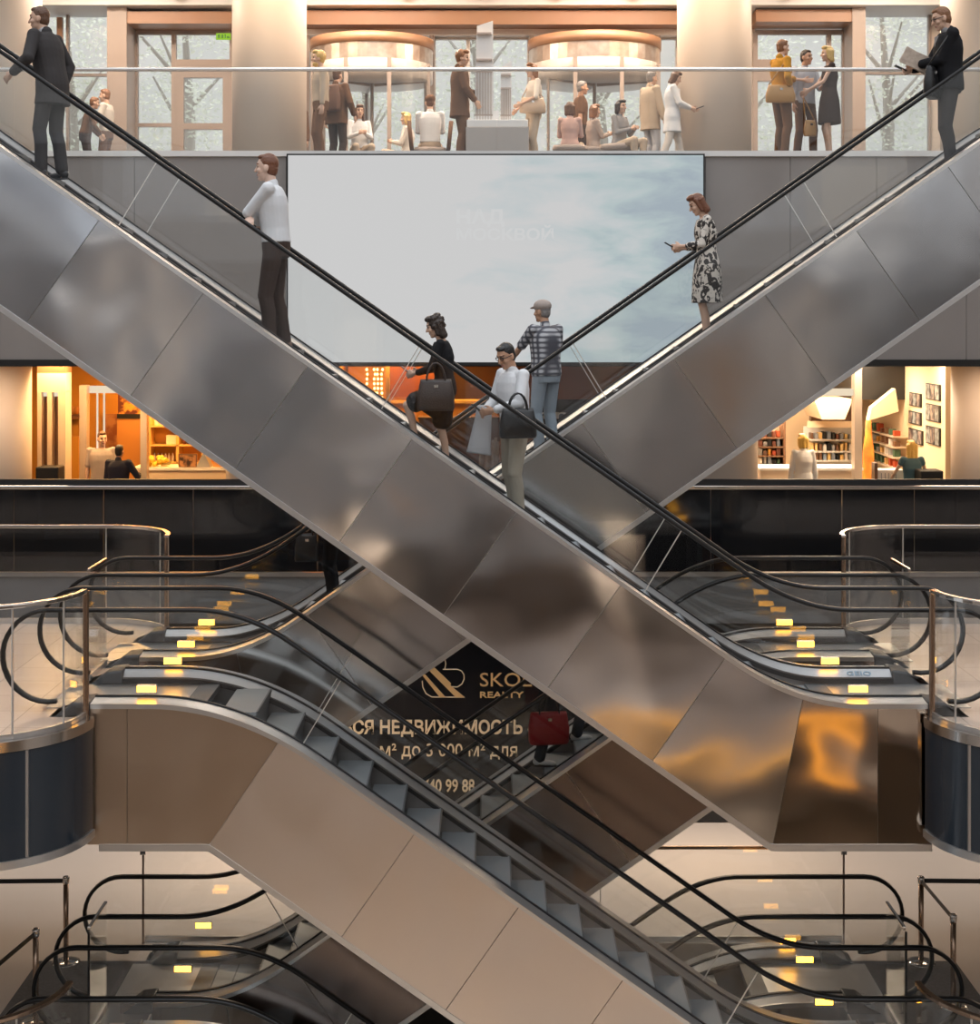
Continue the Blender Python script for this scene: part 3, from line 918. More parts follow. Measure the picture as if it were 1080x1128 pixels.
# revolving doors
M['drumband'] = mat('brushed_drum_band', (.50, .37, .29), .3, .7, vary=(5, .4), c2=(.70, .62, .54))  # silver and brown reflections put into the colour as mottling
def revolving(pxc, w_px, lab):
    Yc = 29.0; x = PX(pxc, Yc); r = w_px / 2 * Yc / F
    q = thing('revolving_door', lab, 'door', (x, Yc, Z2))
    zt, zb2 = PZ(57, Yc), PZ(74, Yc)
    bm = B(); lathe(bm, [(r, zb2), (r, zt), (r * .98, zt + .01)], x, Yc, 40); obj('drum_canopy', bm, M['drumband'], q, smooth=False)
    bm = B(); lathe(bm, [(r * 1.02, zt), (r * 1.02, PZ(46, Yc))], x, Yc, 40); obj('drum_top', bm, M['brown'], q, smooth=True)
    bm = B(); lathe(bm, [(r * 1.0, PZ(92, Yc)), (r * 1.0, zb2)], x, Yc, 40); obj('drum_ring', bm, M['framelight'], q, smooth=True)
    for a in (200, 250, 290, 340, 20, 160):
        cx, cy = x + r * math.cos(R(a)), Yc + r * math.sin(R(a))
        obj('post', bbox(cx - .035, cx + .035, cy - .035, cy + .035, Z2, zb2), M['frame'], q)
    for k in range(3):
        a = 100 + 120 * k
        dx_, dy_ = math.cos(R(a)), math.sin(R(a))
        bm = B()
        tube(bm, [(x + dx_ * .05, Yc + dy_ * .05, Z2 + .02), (x + dx_ * r * .95, Yc + dy_ * r * .95, Z2 + .02), (x + dx_ * r * .95, Yc + dy_ * r * .95, PZ(94, Yc)), (x + dx_ * .05, Yc + dy_ * .05, PZ(94, Yc))], .03, 6)
        wl = obj('door_wing', bm, M['frame'], q)
    for a0, a1 in ((200, 250), (290, 340)):
        p = arc(x, Yc, r, a0, a1, 8)
        bm = B(); wall_along(bm, p, .012, Z2, zb2, True); obj('curved_glass', bm, M['glass'], q)
    obj('shaft', (lambda bm: (lathe(bm, [(.03, Z2), (.03, zb2)], x, Yc, 10), bm)[1])(B()), M['frame'], q)
revolving(410, 134, 'left revolving door of the top floor entrance under a metal drum')
revolving(655, 144, 'right revolving door of the top floor entrance under a metal drum')
# portal frames of the middle bay
for k, (a, b) in enumerate(((338, 343), (474, 479), (583, 588), (720, 726))):
    struct('trim_post', bbox(fp(a), fp(b), YF - .3, YF, Z2, fz(42)), M['frame'])
# exit sign
ex = thing('exit_sign', 'small green lit exit sign hanging by the left entrance bay', 'sign', (PX(246, 28.6), 28.6, PZ(43, 28.6)))
obj('panel', bbox(PX(238, 28.6), PX(254, 28.6), 28.6, 28.64, PZ(43.5, 28.6), PZ(36.5, 28.6)), emit_mat('exit_green', (.40, .72, .06), .75), ex)
bm = B()
for q in ((240, 242.5, 38, 42), (244, 246, 38, 42), (247.5, 249, 38, 42), (250, 253, 40, 42)):
    box(bm, PX(q[0], 28.6), PX(q[1], 28.6), 28.59, 28.6, PZ(q[3], 28.6), PZ(q[2], 28.6))
obj('pictogram', bm, mat('exit_dark_green', (.05, .16, .02), .5), ex)
# poster banner by the left column
bn = thing('banner', 'orange and olive banner above the man in the dark suit', 'banner', (PX(321, 29.96), 29.96, PZ(98, 29.96)))
obj('panel', bbox(PX(301, 29.96), PX(339, 29.96), 29.96, 29.995, PZ(98, 29.96), PZ(88, 29.96)), mat('banner_print', (.62, .16, .03), .5, vary=(2.2, .12), c2=(.30, .26, .06)), bn)
struct('trim_door_left', bbox(PX(297, 29.6), PX(301, 29.6), 29.5, 29.6, Z2, PZ(84, 29.6)), M['framelight'])
# model skyscrapers on a plinth
YM = 24.6
pl = thing('display_plinth', 'grey plinth carrying the white tower models behind the top railing', 'plinth', (PX(547, YM), YM, Z2))
obj('base', bbox(PX(514, YM), PX(582, YM), YM - .5, YM + .5, Z2, PZ(144, YM)), mat('plinth_grey', (.42, .38, .35), .5), pl, bevel=.01)
obj('tray', bbox(PX(515, YM), PX(581, YM), YM - .48, YM + .48, PZ(144, YM), PZ(136, YM)), M['white'], pl, bevel=.01)
M['model'] = mat('white_model_plastic', (.80, .79, .77), .4)
M['modelline'] = mat('model_lines', (.50, .42, .37), .5)
def tower(xa, xb, top, base, cuts, lab, slant):
    t = thing('tower_model', lab, 'model tower', (PX((xa + xb) / 2, YM), YM, PZ(base, YM)))
    z = PZ(base, YM); X0, X1 = PX(xa, YM), PX(xb, YM); w = X1 - X0
    lv = [base] + cuts + [top]
    for i in range(len(lv) - 1):
        za, zb_ = PZ(lv[i], YM), PZ(lv[i+1], YM)
        f = .03 * i
        bm = B()
        if i == len(lv) - 2: prism(bm, [(X0 + w * f, za), (X1 - w * f * .3, za), (X1 - w * f * .3, zb_), (X0 + w * f, zb_ - slant)], YM - w * .45 + f, YM + w * .45)
        else: box(bm, X0 + w * f, X1 - w * f * .3, YM - w * .45 + f, YM + w * .45, za + .012, zb_ - .012)
        obj('tower_section', bm, M['model'], t)
        if i: obj('reveal', bbox(X0 + w * f, X1 - w * f, YM - w * .4, YM + w * .4, za - .014, za + .014), M['modelline'], t)
    bm = B()
    for k in range(1, 7):
        xx = X0 + w * k / 7
        box(bm, xx - .006, xx + .006, YM - w * .45 - .005, YM - w * .4, PZ(base - 2, YM), PZ(cuts[1], YM))
    obj('fin', bm, M['modelline'], t)
tower(523, 544, 23, 135, [128, 80, 67, 38], 'tall white skyscraper model on the grey plinth', .08)
tower(551, 564, 66, 135, [128, 98, 83], 'shorter white skyscraper model beside the tall one', .12)
bx_ = obj('model_block', bbox(PX(543, YM), PX(550, YM), YM - .2, YM + .1, PZ(136, YM), PZ(124, YM)), M['model'])
tag(bx_, 'small white block between the two tower models', 'model block')

# ---------------- outside the entrance: paving and pale trees
struct('ground_outside', bbox(-30, 30, YF + .3, 70, Z2 - .3, Z2 - .05), mat('pale_paving', (.55, .53, .50), .8))
M['leaf'] = mat('pale_leaves', (.76, .78, .68), 1., spec=0., trans=.6, vary=(1.2, .6), c2=(.80, .80, .74))
M['bark'] = mat('grey_bark', (.50, .46, .42), .8)
def tree(x, y, h, lab, seed, n=4200):
    q = thing('tree', lab, 'tree', (x, y, Z2 - .05), group='trees outside the entrance windows')
    rr = random.Random(seed)
    bm = B(); tube(bm, [(x, y, Z2 - .1), (x + .1, y, Z2 + h * .35), (x - .05, y + .1, Z2 + h * .75)], [.18, .13, .05], 8)
    for k in range(6):
        a = rr.uniform(0, 6.28); z = Z2 + h * rr.uniform(.25, .6)
        tube(bm, [(x, y, z), (x + math.cos(a) * h * .18, y + math.sin(a) * h * .18, z + h * .2)], [.06, .02], 6)
    obj('trunk', bm, M['bark'], q)
    bm = B()
    for k in range(n):
        u = Vector((rr.gauss(0, 1), rr.gauss(0, 1), rr.gauss(0, 1))).normalized() * rr.random() ** .4
        p = Vector((x + u.x * h * .27, y + u.y * h * .3, Z2 + h * .55 + u.z * h * .48))
        if noise.noise(p * .9) < -.12: continue
        a = Vector((rr.uniform(-1, 1), rr.uniform(-1, 1), rr.uniform(-.6, .6))).normalized()
        b = a.cross(Vector((rr.uniform(-1, 1), rr.uniform(-1, 1), 1))).normalized()
        s_ = rr.uniform(.04, .085)
        vs = [bm.verts.new(p + a * s_ * i + b * s_ * .55 * j) for i, j in ((-1, 0), (0, -1), (1, 0), (0, 1))]
        bm.faces.new(vs)
    obj('foliage', bm, M['leaf'], q)
for i, (x, y, h, lab) in enumerate(((-9.8, 37, 5.5, 'pale leafy tree outside the far left window'), (-6.9, 36, 6, 'pale leafy tree outside the left glazed door'), (-3.0, 38, 5.5, 'pale leafy tree seen through the left revolving door'),
                                    (-.3, 36.5, 6.2, 'pale leafy tree outside behind the tower models'), (2.6, 38, 5.5, 'pale leafy tree seen through the right revolving door'), (5.8, 36.8, 6, 'pale leafy tree outside behind the three talking people'),
                                    (9.2, 37, 6.3, 'pale leafy tree outside the far right window'))):
    tree(x, y, h, lab, 11 + i)
# pale building across the street
struct('exterior_building', bbox(-30, 30, 58, 60, Z2 - .3, Z2 + 9), mat('far_pale_facade', (.80, .78, .74), .9, vary=(.6, .3), c2=(.70, .70, .66)))

M['oppwall'] = mat('cool_grey_wall', (.68, .71, .75), .6)
M['oppslab'] = mat('grey_painted_slab', (.52, .53, .55), .6)
# ---------------- the rest of the hall: side walls, opposite gallery, added sun block
struct('wall_left', bbox(-15.2, -15, -15, 32, ZM, 13), M['stone'])
struct('wall_right', bbox(15, 15.2, -15, 32, ZM, 13), M['stone'])
struct('wall_opposite', bbox(-15, 15, -15.2, -15, ZM, 9), M['oppwall'])
struct('wall_upper_attic', bbox(-15, 15, YB + .4, YB + .6, 10.25, 26), M['stone'])  # unseen wall added to keep the sun out of the hall
M['oppfloor'] = mat('brown_stone_floor', (.26, .21, .18), .3, vary=(.6, .5), c2=(.20, .16, .14))
struct('slab_opposite_ground', bbox(-15, 15, -15, 1, Z0 - .5, Z0), M['oppfloor'])
struct('slab_opposite_middle', bbox(-15, 15, -15, -5, -1.0, 0), M['oppslab'])
struct('slab_opposite_upper', bbox(-15, 15, -15, -6.5, Z2 - 1.0, Z2), M['oppslab'])
struct('trim_opposite_fascia', bbox(-15, 15, -5.0, -4.95, -1.0, .9), M['fascia'])
for x in (-8, -3.2, 3.2, 8):
    bm = B(); lathe(bm, [(.5, Z0), (.5, -1.)], x, -8, 24); struct('column_opposite_ground', bm, M['column'], smooth=True)
    bm = B(); lathe(bm, [(.5, 0), (.5, Z2 - 1.)], x, -8, 24); struct('column_opposite_middle', bm, M['column'], smooth=True)
M['led'] = emit_mat('amber_led', (1., .42, .04), 6.)
M['lantern'] = emit_mat('amber_lantern', (1., .62, .16), 26.)
struct('trim_light_line', bbox(1.6, 6.4, 1.0, 1.04, Z0 - .13, Z0 - .08), M['led'])
# unseen panels added opposite, dark and glowing, for the steel to mirror
M['oppshop'] = mat('dark_shopfront', (.26, .265, .28), .3)
M['amberpanel0'] = mat('amber_shopfront', (.5, .26, .1), .5)
M['oppwin'] = emit_mat('lit_window', (1., .93, .84), 1.1)
for k, x in enumerate((-12, -7.2, -4.9, -1.4, 1.2, 4.6, 7.1, 11.5)):
    w_ = (1.1, .8, 1.3, .7, .9, 1.2, .8, 1.3)[k]
    struct('window_opposite_upper', bbox(x - w_, x + w_, -14.98, -14.9, Z2 + .3, Z2 + 2.6), M['oppwin'] if k % 2 else M['oppshop'])
    struct('trim_opposite_shopfront', bbox(x - w_, x + w_, -14.98, -14.8, .0, 2.8), M['oppshop'] if k % 3 else M['amberpanel0'])
    struct('trim_opposite_ground_shopfront', bbox(x - w_, x + w_, -14.98, -14.8, Z0, Z0 + 2.4), M['oppshop'] if k % 2 else M['amberpanel0'])
# ------------------------------------------------------------------ shops behind the middle gallery
M['orange'] = mat('amber_wall', (.78, .42, .07), .5, vary=(.9, .5), c2=(.66, .32, .05))
M['amberpanel'] = mat('brown_orange_panel', (.55, .26, .07), .5)
M['caramel'] = mat('caramel_wall', (.80, .62, .40), .5)
M['maroon'] = mat('maroon_board', (.17, .05, .03), .4, vary=(3, .4), c2=(.22, .075, .04))
M['shelf'] = mat('shelf_board', (.75, .52, .2), .4)
M['silver'] = mat('satin_silver_column', (.55, .46, .38), .35, .5)
M['litwhite'] = emit_mat('lit_header', (1., .83, .60), .85)
M['paper'] = mat('white_card', (.82, .79, .73), .5)
M['grey'] = mat('grey_card', (.35, .36, .37), .5)
M['walnut'] = mat('walnut', (.20, .10, .05), .4)
M['counter'] = mat('pale_counter', (.70, .56, .42), .3)
def rect(pxa, pxb, pya, pyb, Y, t=.04):
    return bbox(PX(pxa, Y), PX(pxb, Y), Y, Y + t, PZ(pyb, Y), PZ(pya, Y))
struct('ceiling_middle', bbox(-15, 15, YB + .15, 33, 3.05, 3.15), M['caramel'])
struct('wall_shop_left', bbox(-15, PX(395, 31), 31, 31.2, 0, 3.05), M['orange'])
struct('wall_shop_middle', bbox(PX(380, 29), PX(720, 29), 29, 29.2, 0, 3.05), M['walnut'])
struct('wall_shop_right', bbox(PX(760, 33), 15, 33, 33.2, 0, 3.05), M['caramel'])
struct('wall_partition_left', bbox(PX(385, 29) - .1, PX(385, 29), 26.8, 31, 0, 3.05), M['amberpanel'])
struct('wall_partition_right', bbox(PX(730, 29), PX(730, 29) + .1, 26.8, 33, 0, 3.05), M['caramel'])
# --- left shop
YC = 26.7
dc = thing('display_case', 'tall cream display case with two dark slots beside the left shop column', 'cabinet', (PX(57, YC), YC + .2, 0))
bm = B()
for a, b in ((41, 45.5), (52, 57), (64, 72)): box(bm, PX(a, YC), PX(b, YC), YC + .003, YC + .397, PZ(514, YC) - .01, PZ(432, YC) + .01)
box(bm, PX(41, YC), PX(72, YC), YC, YC + .4, PZ(432, YC), PZ(411, YC)); box(bm, PX(41, YC), PX(72, YC), YC, YC + .4, 0, PZ(514, YC))
obj('body', bm, M['counter'], dc)
for a, b in ((45.5, 52), (57, 64)): obj('slot_panel', bbox(PX(a, YC), PX(b, YC), YC + .2, YC + .3, PZ(514, YC), PZ(432, YC)), M['walnut'], dc)
for a, b in ((46, 51), (58, 63)): obj('slot_lamp', bbox(PX(a, YC), PX(b, YC), YC + .1, YC + .2, PZ(437, YC), PZ(432.5, YC)), M['litwhite'], dc)
obj('top_box', bbox(PX(41, YC), PX(72, YC), YC, YC + .4, PZ(411, YC), PZ(402, YC)), M['walnut'], dc)
bb = thing('black_bin', 'black box standing before the cream display case', 'box', (PX(53, 25.9), 26., 0))
obj('body', bbox(PX(41, 25.9), PX(66, 25.9), 25.8, 26.2, 0, PZ(514, 25.9)), M['black'], bb, bevel=.02)
struct('column_shopfront_dark', bbox(PX(71, 27.2), PX(73.5, 27.2), 27.1, 27.3, 0, 3.05), M['walnut'])
for a, b in ((89, 97), (156, 163)):
    struct('column_shopfront', bbox(PX(a, 27.5), PX(b, 27.5), 27.4, 27.6, 0, PZ(424, 27.5) if a == 89 else 3.05), M['silver'])
struct('trim_shop_header_left', rect(97, 200, 425, 433, 27.6), M['litwhite'])
wp = thing('wall_panel', 'low amber panel under the cluttered shelf at the left shop wall', 'panel', (PX(81, 30.4), 30.4, 0))
obj('board', bbox(PX(73, 30.4), PX(88, 30.4), 30.3, 30.4, 0, PZ(480, 30.4)), M['orange'], wp)
sh = thing('wall_shelf', 'dark narrow shelf on the amber wall above the low panel', 'shelf', (PX(82, 30.6), 30.6, PZ(461, 30.6)))
obj('board', rect(73, 90, 457, 461, 30.5, .4), M['walnut'], sh)
for i, x in enumerate((76, 80, 84)):
    o_ = obj('jar', (lambda bm: (lathe(bm, [(.05, PZ(457, 30.5)), (.06, PZ(452, 30.5)), (.04, PZ(448, 30.5))], PX(x, 30.7), 30.7, 12), bm)[1])(B()), M['amberpanel'], smooth=True)
    tag(o_, 'small brown jar on the dark shelf above the amber panel', 'jar', 'jars on the dark wall shelf')
pt = thing('poster', 'dark poster with orange figures above the brown panel in the left shop', 'poster', (PX(142, 30.2), 30.2, PZ(461, 30.2)))
obj('print', rect(130, 155, 432, 456, 30.2), mat('poster_print', (.75, .35, .06), .5, vary=(6, .12), c2=(.12, .03, .02)), pt)
obj('black_band', rect(129, 156, 456, 461, 30.18), M['black'], pt)
bp_ = thing('wall_panel', 'brown orange panel below the dark poster in the left shop', 'panel', (PX(142, 30.2), 30.2, 0))
obj('board', bbox(PX(129, 30.2), PX(156, 30.2), 30.2, 30.26, 0, PZ(461, 30.2)), M['amberpanel'], bp_)
# doorway rods in front of it
for x in (107, 114.5):
    o_ = obj('hanging_rod', bbox(PX(x - .8, 28.4), PX(x + .8, 28.4), 28.4, 28.44, 0.9, PZ(433, 28.4)), M['litwhite'])
    tag(o_, 'thin lit rod hanging behind the two people in the left shop', 'lamp', 'lit rods in the left shop')
wd = thing('bust_poster', 'poster of a dark-haired head on the left shop wall behind the man in grey', 'poster', (PX(122, 30.95), 30.95, 1.))
obj('print', rect(114, 129, 456, 500, 30.95), mat('bust_print', (.35, .12, .05), .6, vary=(5, .2), c2=(.6, .30, .12)), wd)
# shelf unit
YU = 30.0
su = thing('shelf_unit', 'lit amber shelf unit with jars and bottles in the left shop', 'shelf', (PX(180, YU), YU + .2, 0))
bm = B()
for a, b in ((163, 166), (194, 197), (222, 226)): box(bm, PX(a, YU), PX(b, YU), YU, YU + .4, 0, PZ(452, YU))
obj('side_panel', bm, M['shelf'], su)
for y in (469, 490, 509): obj('shelf_board', bbox(PX(166, YU), PX(222, YU), YU, YU + .4, PZ(y + 1.6, YU), PZ(y, YU)), M['shelf'], su)
obj('back_panel', bbox(PX(163, YU), PX(226, YU), YU + .4, YU + .43, 0, PZ(452, YU)), M['orange'], su)
def small(name, x, ybase, w_, h_, m, lab, cat, grp, Y=YU, kind='lathe'):
    X, Z = PX(x, Y), PZ(ybase, Y)
    r = w_ / 2 * Y / F; h = h_ * Y / F
    if kind == 'lathe':
        bm = B(); lathe(bm, [(r * .9, Z), (r, Z + .02), (r, Z + h * .65), (r * .45, Z + h * .8), (r * .45, Z + h)], X, Y + .2, 12)
        o_ = obj(name, bm, m, smooth=True)
    else:
        o_ = obj(name, bbox(X - r, X + r, Y + .08, Y + .32, Z, Z + h), m, bevel=.008)
    return tag(o_, lab, cat, grp)
for x in (170, 175, 180): small('jar', x, 469, 5, 9, M['paper'], 'white jar on the top board of the amber shelf unit', 'jar', 'white jars on the amber shelf unit')
small('carton', 187.5, 490, 11, 10, M['paper'], 'white carton on the middle board of the amber shelf unit', 'box', None, kind='box')
for x in (168, 172, 176, 180, 184, 188): small('bottle', x, 509, 3, 9, M['paper'], 'small pale bottle on the lowest board of the amber shelf unit', 'bottle', 'bottles on the amber shelf unit')
for x in (201, 206, 211): small('bottle', x, 490, 4, 12, M['maroon'], 'dark bottle at the right of the amber shelf unit', 'bottle', 'dark bottles on the amber shelf unit')
# counter
YK = 28.3
ct = thing('shop_counter', 'long pale counter in the left shop with flowers and signs on it', 'counter', (PX(205, YK), YK + .3, 0))
obj('front', bbox(PX(148, YK), PX(300, YK), YK, YK + .6, 0, PZ(518, YK)), M['counter'], ct)
obj('top', bbox(PX(146, YK), PX(302, YK), YK - .04, YK + .64, PZ(518, YK), PZ(515, YK)), M['paper'], ct)
fl = thing('flower_bunch', 'yellow flower bunch lying on the pale shop counter', 'flowers', (PX(170, YK), YK + .2, PZ(515, YK)))
bm = B()
for k in range(26): ell(bm, (PX(158 + 25 * rnd.random(), YK), YK + .1 + .25 * rnd.random(), PZ(513 - 8 * rnd.random(), YK)), (.05, .05, .045), None, 8, 6)
obj('petals', bm, mat('yellow_petals', (.80, .52, .05), .6), fl, smooth=True)
bm = B()
for k in range(6): tube(bm, [(PX(176, YK), YK + .1 + .03 * k, PZ(513, YK)), (PX(186, YK), YK + .1 + .04 * k, PZ(512 - k * .5, YK))], .012, 6)
obj('stems', bm, mat('dry_stem', (.25, .2, .05), .7), fl)
fr = thing('framed_picture', 'dark framed portrait picture standing on the shop counter', 'picture', (PX(206, YK), YK, PZ(515, YK)))
obj('frame', rect(196.5, 217, 500, 515.2, YK + .05, .03), M['walnut'], fr)
obj('print', rect(198, 215.5, 501.5, 514, YK + .04, .01), mat('portrait_print', (.50, .25, .10), .5, vary=(9, .2), c2=(.04, .02, .015)), fr)
es = thing('tent_sign', 'grey tent sign standing on the shop counter beside the dark portrait', 'sign', (PX(224, YK), YK, PZ(515, YK)))
bm = B(); prism(bm, [(PX(216, YK), PZ(515, YK)), (PX(232, YK), PZ(515, YK)), (PX(225, YK), PZ(500, YK)), (PX(223, YK), PZ(500, YK))], YK + .02, YK + .3)
obj('card', bm, M['grey'], es)
bx = thing('wooden_box', 'brown wooden box on the shop counter right of the tent sign', 'box', (PX(243, YK), YK, PZ(515, YK)))
obj('body', bbox(PX(234, YK), PX(258, YK), YK + .05, YK + .4, PZ(515, YK), PZ(508, YK)), M['amberpanel'], bx, bevel=.01)
# --- middle shop front
struct('column_shopfront_gold', bbox(PX(425.5, 27.2), PX(429.5, 27.2), 27.1, 27.2, 0, 3.05), M['shelf'])
mb = thing('notice_board', 'wide maroon board behind the woman in black, left of the crossing', 'board', (PX(455, 27.6), 27.6, 1.))
obj('board', rect(430, 492, 404, 438, 27.6), M['maroon'], mb)
obj('ledge', rect(430, 492, 438, 441, 27.5, .15), M['walnut'], mb)
am = thing('shop_counter', 'orange lit counter behind the crossing of the two escalators', 'counter', (PX(485, 27.5), 27.5, 0))
obj('front', bbox(PX(429, 27.5), PX(548, 27.5), 27.5, 27.9, 0, PZ(441, 27.5) - .05), M['orange'], am)
obj('top', bbox(PX(429, 27.5), PX(548, 27.5), 27.45, 27.95, PZ(441, 27.5) - .05, PZ(441, 27.5)), M['shelf'], am)
ms = thing('maroon_chest', 'dark maroon chest in front of the orange counter', 'chest', (PX(515, 26.4), 26.4, 0))
obj('body', bbox(PX(462, 26.4), PX(550, 26.4), 26.2, 26.7, 0, PZ(461, 26.4)), M['maroon'], ms, bevel=.02)
obj('lid', bbox(PX(461, 26.4), PX(551, 26.4), 26.17, 26.73, PZ(461, 26.4), PZ(459, 26.4)), M['walnut'], ms)
bk = thing('basket', 'small basket of rolled papers beside the parapet behind the crossing', 'basket', (PX(538, 24.6), 24.6, 1.0))
bm = B()
for k in range(9):
    x = PX(529 + k * 2.2, 24.6); tube(bm, [(x, 24.5 + .1 * (k % 3), 1.36), (x + .03, 24.5 + .1 * (k % 3), PZ(482 + (k * 5) % 7, 24.6))], .025, 8)
obj('rolls', bm, mat('rolled_paper', (.42, .30, .24), .6), bk)
obj('bin', bbox(PX(527, 24.6), PX(549, 24.6), 24.4, 24.85, 0, 1.36), M['maroon'], bk, bevel=.01)
for i, (x, n_) in enumerate(((405, 4), (413, 7), (416, 9), (421, 8))):
    q = thing('light_string', 'string of warm bulbs hanging in the amber shopfront by the crossing', 'string lights', (PX(x, 28.), 28., PZ(405, 28)), group='light strings in the amber shopfront')
    bm = B(); tube(bm, [(PX(x, 28), 28, 3.05), (PX(x, 28), 28, PZ(405 + n_ * 6, 28))], .006, 5); obj('wire', bm, M['shelf'], q)
    for k in range(n_):
        bm = B(); ell(bm, (PX(x + rnd.uniform(-.8, .8), 28), 28 - .02, PZ(407 + k * 5.2, 28)), (.022, .022, .026), None, 8, 6)
        obj('bulb', bm, M['bulb'] if 'bulb' in M else M.setdefault('bulb', emit_mat('bulb_glow', (1., .72, .30), 4.)), q)
struct('wall_shop_amber', bbox(PX(384, 28.5), PX(428, 28.5), 28.4, 28.5, 0, 3.05), M['orange'])
lr = thing('shop_sign', 'dark shop sign board reading lar between the two escalators', 'sign', (PX(620, 25.5), 25.5, 1.2))
obj('board', rect(584, 652, 440, 474, 25.5, .06), M['black'], lr)
text('lettering', 'lar', PX(590, 25.5), 25.49, PZ(461, 25.5), .22, M['paper'], lr, bold=.004, width=34 * 25.5 / F)
struct('post_sign_left', bbox(PX(590, 25.5), PX(592, 25.5), 25.56, 25.6, 0, PZ(440, 25.5)), M['dark'])
# --- right shop
YR = 27.5
struct('column_shopfront_right_slim', bbox(PX(826, YR), PX(834, YR), YR, YR + .2, 0, 3.05), M['silver'])
struct('column_shopfront_right', bbox(PX(942, YR), PX(950, YR), YR, YR + .25, 0, 3.05), M['silver'])
struct('trim_shop_header_right', rect(880, 943, 428, 436, YR + .1), M['litwhite'])
bm = B(); prism(bm, [(PX(897, 30), PZ(440, 30)), (PX(940, 30), PZ(440, 30)), (PX(931, 30), PZ(462, 30)), (PX(906, 30), PZ(462, 30))], 30, 31.5)
struct('trim_bulkhead_shop', bm, M['caramel'])
bm = B(); box(bm, PX(894, 31.6), PX(942, 31.6), 31.6, 31.8, PZ(464, 31.6), PZ(440, 31.6)); struct('trim_bulkhead_dark', bm, M['walnut'])
struct('trim_shelf_band', rect(890, 943, 464, 471, 31), M['caramel'])
su2 = thing('shelf_unit', 'white display shelving with mixed goods at the back of the right shop', 'shelf', (PX(915, 31.4), 31.5, 0))
for y in (484, 497, 507): obj('shelf_board', bbox(PX(893, 31.4), PX(941, 31.4), 31.4, 31.8, PZ(y + 1.5, 31.4), PZ(y, 31.4)), M['paper'], su2)
obj('back_panel', bbox(PX(890, 31.4), PX(943, 31.4), 31.8, 31.84, 0, PZ(471, 31.4)), M['paper'], su2)
pal = [M['paper'], M['grey'], M['walnut'], M['black'], M['shelf'], M['maroon'], mat('steel_blue_box', (.25, .32, .42), .5)]
for k in range(30):
    row = (484, 497, 507)[k // 10]; x = 896 + (k % 10) * 4.7
    small('product_box', x, row, rnd.uniform(2.5, 4), rnd.uniform(5, 9), pal[rnd.randrange(7)], 'small product standing on the white shelving at the back of the right shop', 'product', 'products on the white shelving', Y=31.4, kind='box')
su3 = thing('shelf_unit', 'dark shelf with colourful goods behind the slim right shop pillar', 'shelf', (PX(850, 29.5), 29.6, 0))
for y in (482, 492, 502, 512): obj('shelf_board', bbox(PX(836, 29.5), PX(866, 29.5), 29.5, 29.9, PZ(y + 1.3, 29.5), PZ(y, 29.5)), M['walnut'], su3)
obj('back_panel', bbox(PX(834, 29.5), PX(868, 29.5), 29.9, 29.94, 0, PZ(462, 29.5)), M['caramel'], su3)
obj('side_panel', bbox(PX(863.5, 29.5), PX(866, 29.5), 29.5, 29.9, 0, PZ(462, 29.5)), M['walnut'], su3)
pal2 = pal + [M['orange'], mat('green_box', (.06, .14, .08), .5), mat('red_box', (.45, .07, .02), .5)]
for k in range(20):
    row = (482, 492, 502, 512)[k // 5]; x = 839 + (k % 5) * 5
    small('product_box', x, row, rnd.uniform(3, 4.6), rnd.uniform(5, 8.5), pal2[rnd.randrange(10)], 'colourful product on the dark shelf behind the slim pillar', 'product', 'products on the dark shelf', Y=29.5, kind='box')
tb = thing('display_table', 'long pale display table at the front of the right shop', 'table', (PX(890, 28.2), 28.2, 0))
obj('body', bbox(PX(836, 28.2), PX(946, 28.2), 28, 28.7, 0, PZ(517, 28.2)), M['counter'], tb)
obj('top', bbox(PX(834, 28.2), PX(948, 28.2), 27.96, 28.74, PZ(517, 28.2), PZ(514.5, 28.2)), M['paper'], tb)
# slanting side wall with pictures
XA, YA_, XB_, YB_ = PX(1040, 27.2), 27.2, PX(962, 32.5), 32.5
def on_side(t, z, dn=0.):
    d = Vector((XB_ - XA, YB_ - YA_, 0)); nn = Vector((-d.y, d.x, 0)).normalized()
    p = Vector((XA, YA_, z)) + d * t + nn * dn
    return p
def side_panel(bm, t0, t1, z0, z1, d0, d1):
    V = [bm.verts.new(on_side(t, z, dd)) for dd in (d0, d1) for t in (t0, t1) for z in (z0, z1)]
    for f in ((0,1,3,2),(4,6,7,5),(0,4,5,1),(2,3,7,6),(0,2,6,4),(1,5,7,3)): bm.faces.new([V[i] for i in f])
bm = B(); side_panel(bm, -.02, 1.05, 0, 3.05, -.12, 0); struct('wall_shop_right_side', bm, M['caramel'])
def side_z(py, t):
    return PZ(py, on_side(t, 0).y)
M['print_a'] = mat('picture_print', (.35, .27, .22), .4, vary=(7, .2), c2=(.04, .04, .05))
M['print_b'] = mat('picture_print_cool', (.30, .33, .32), .4, vary=(8, .2), c2=(.05, .045, .04))
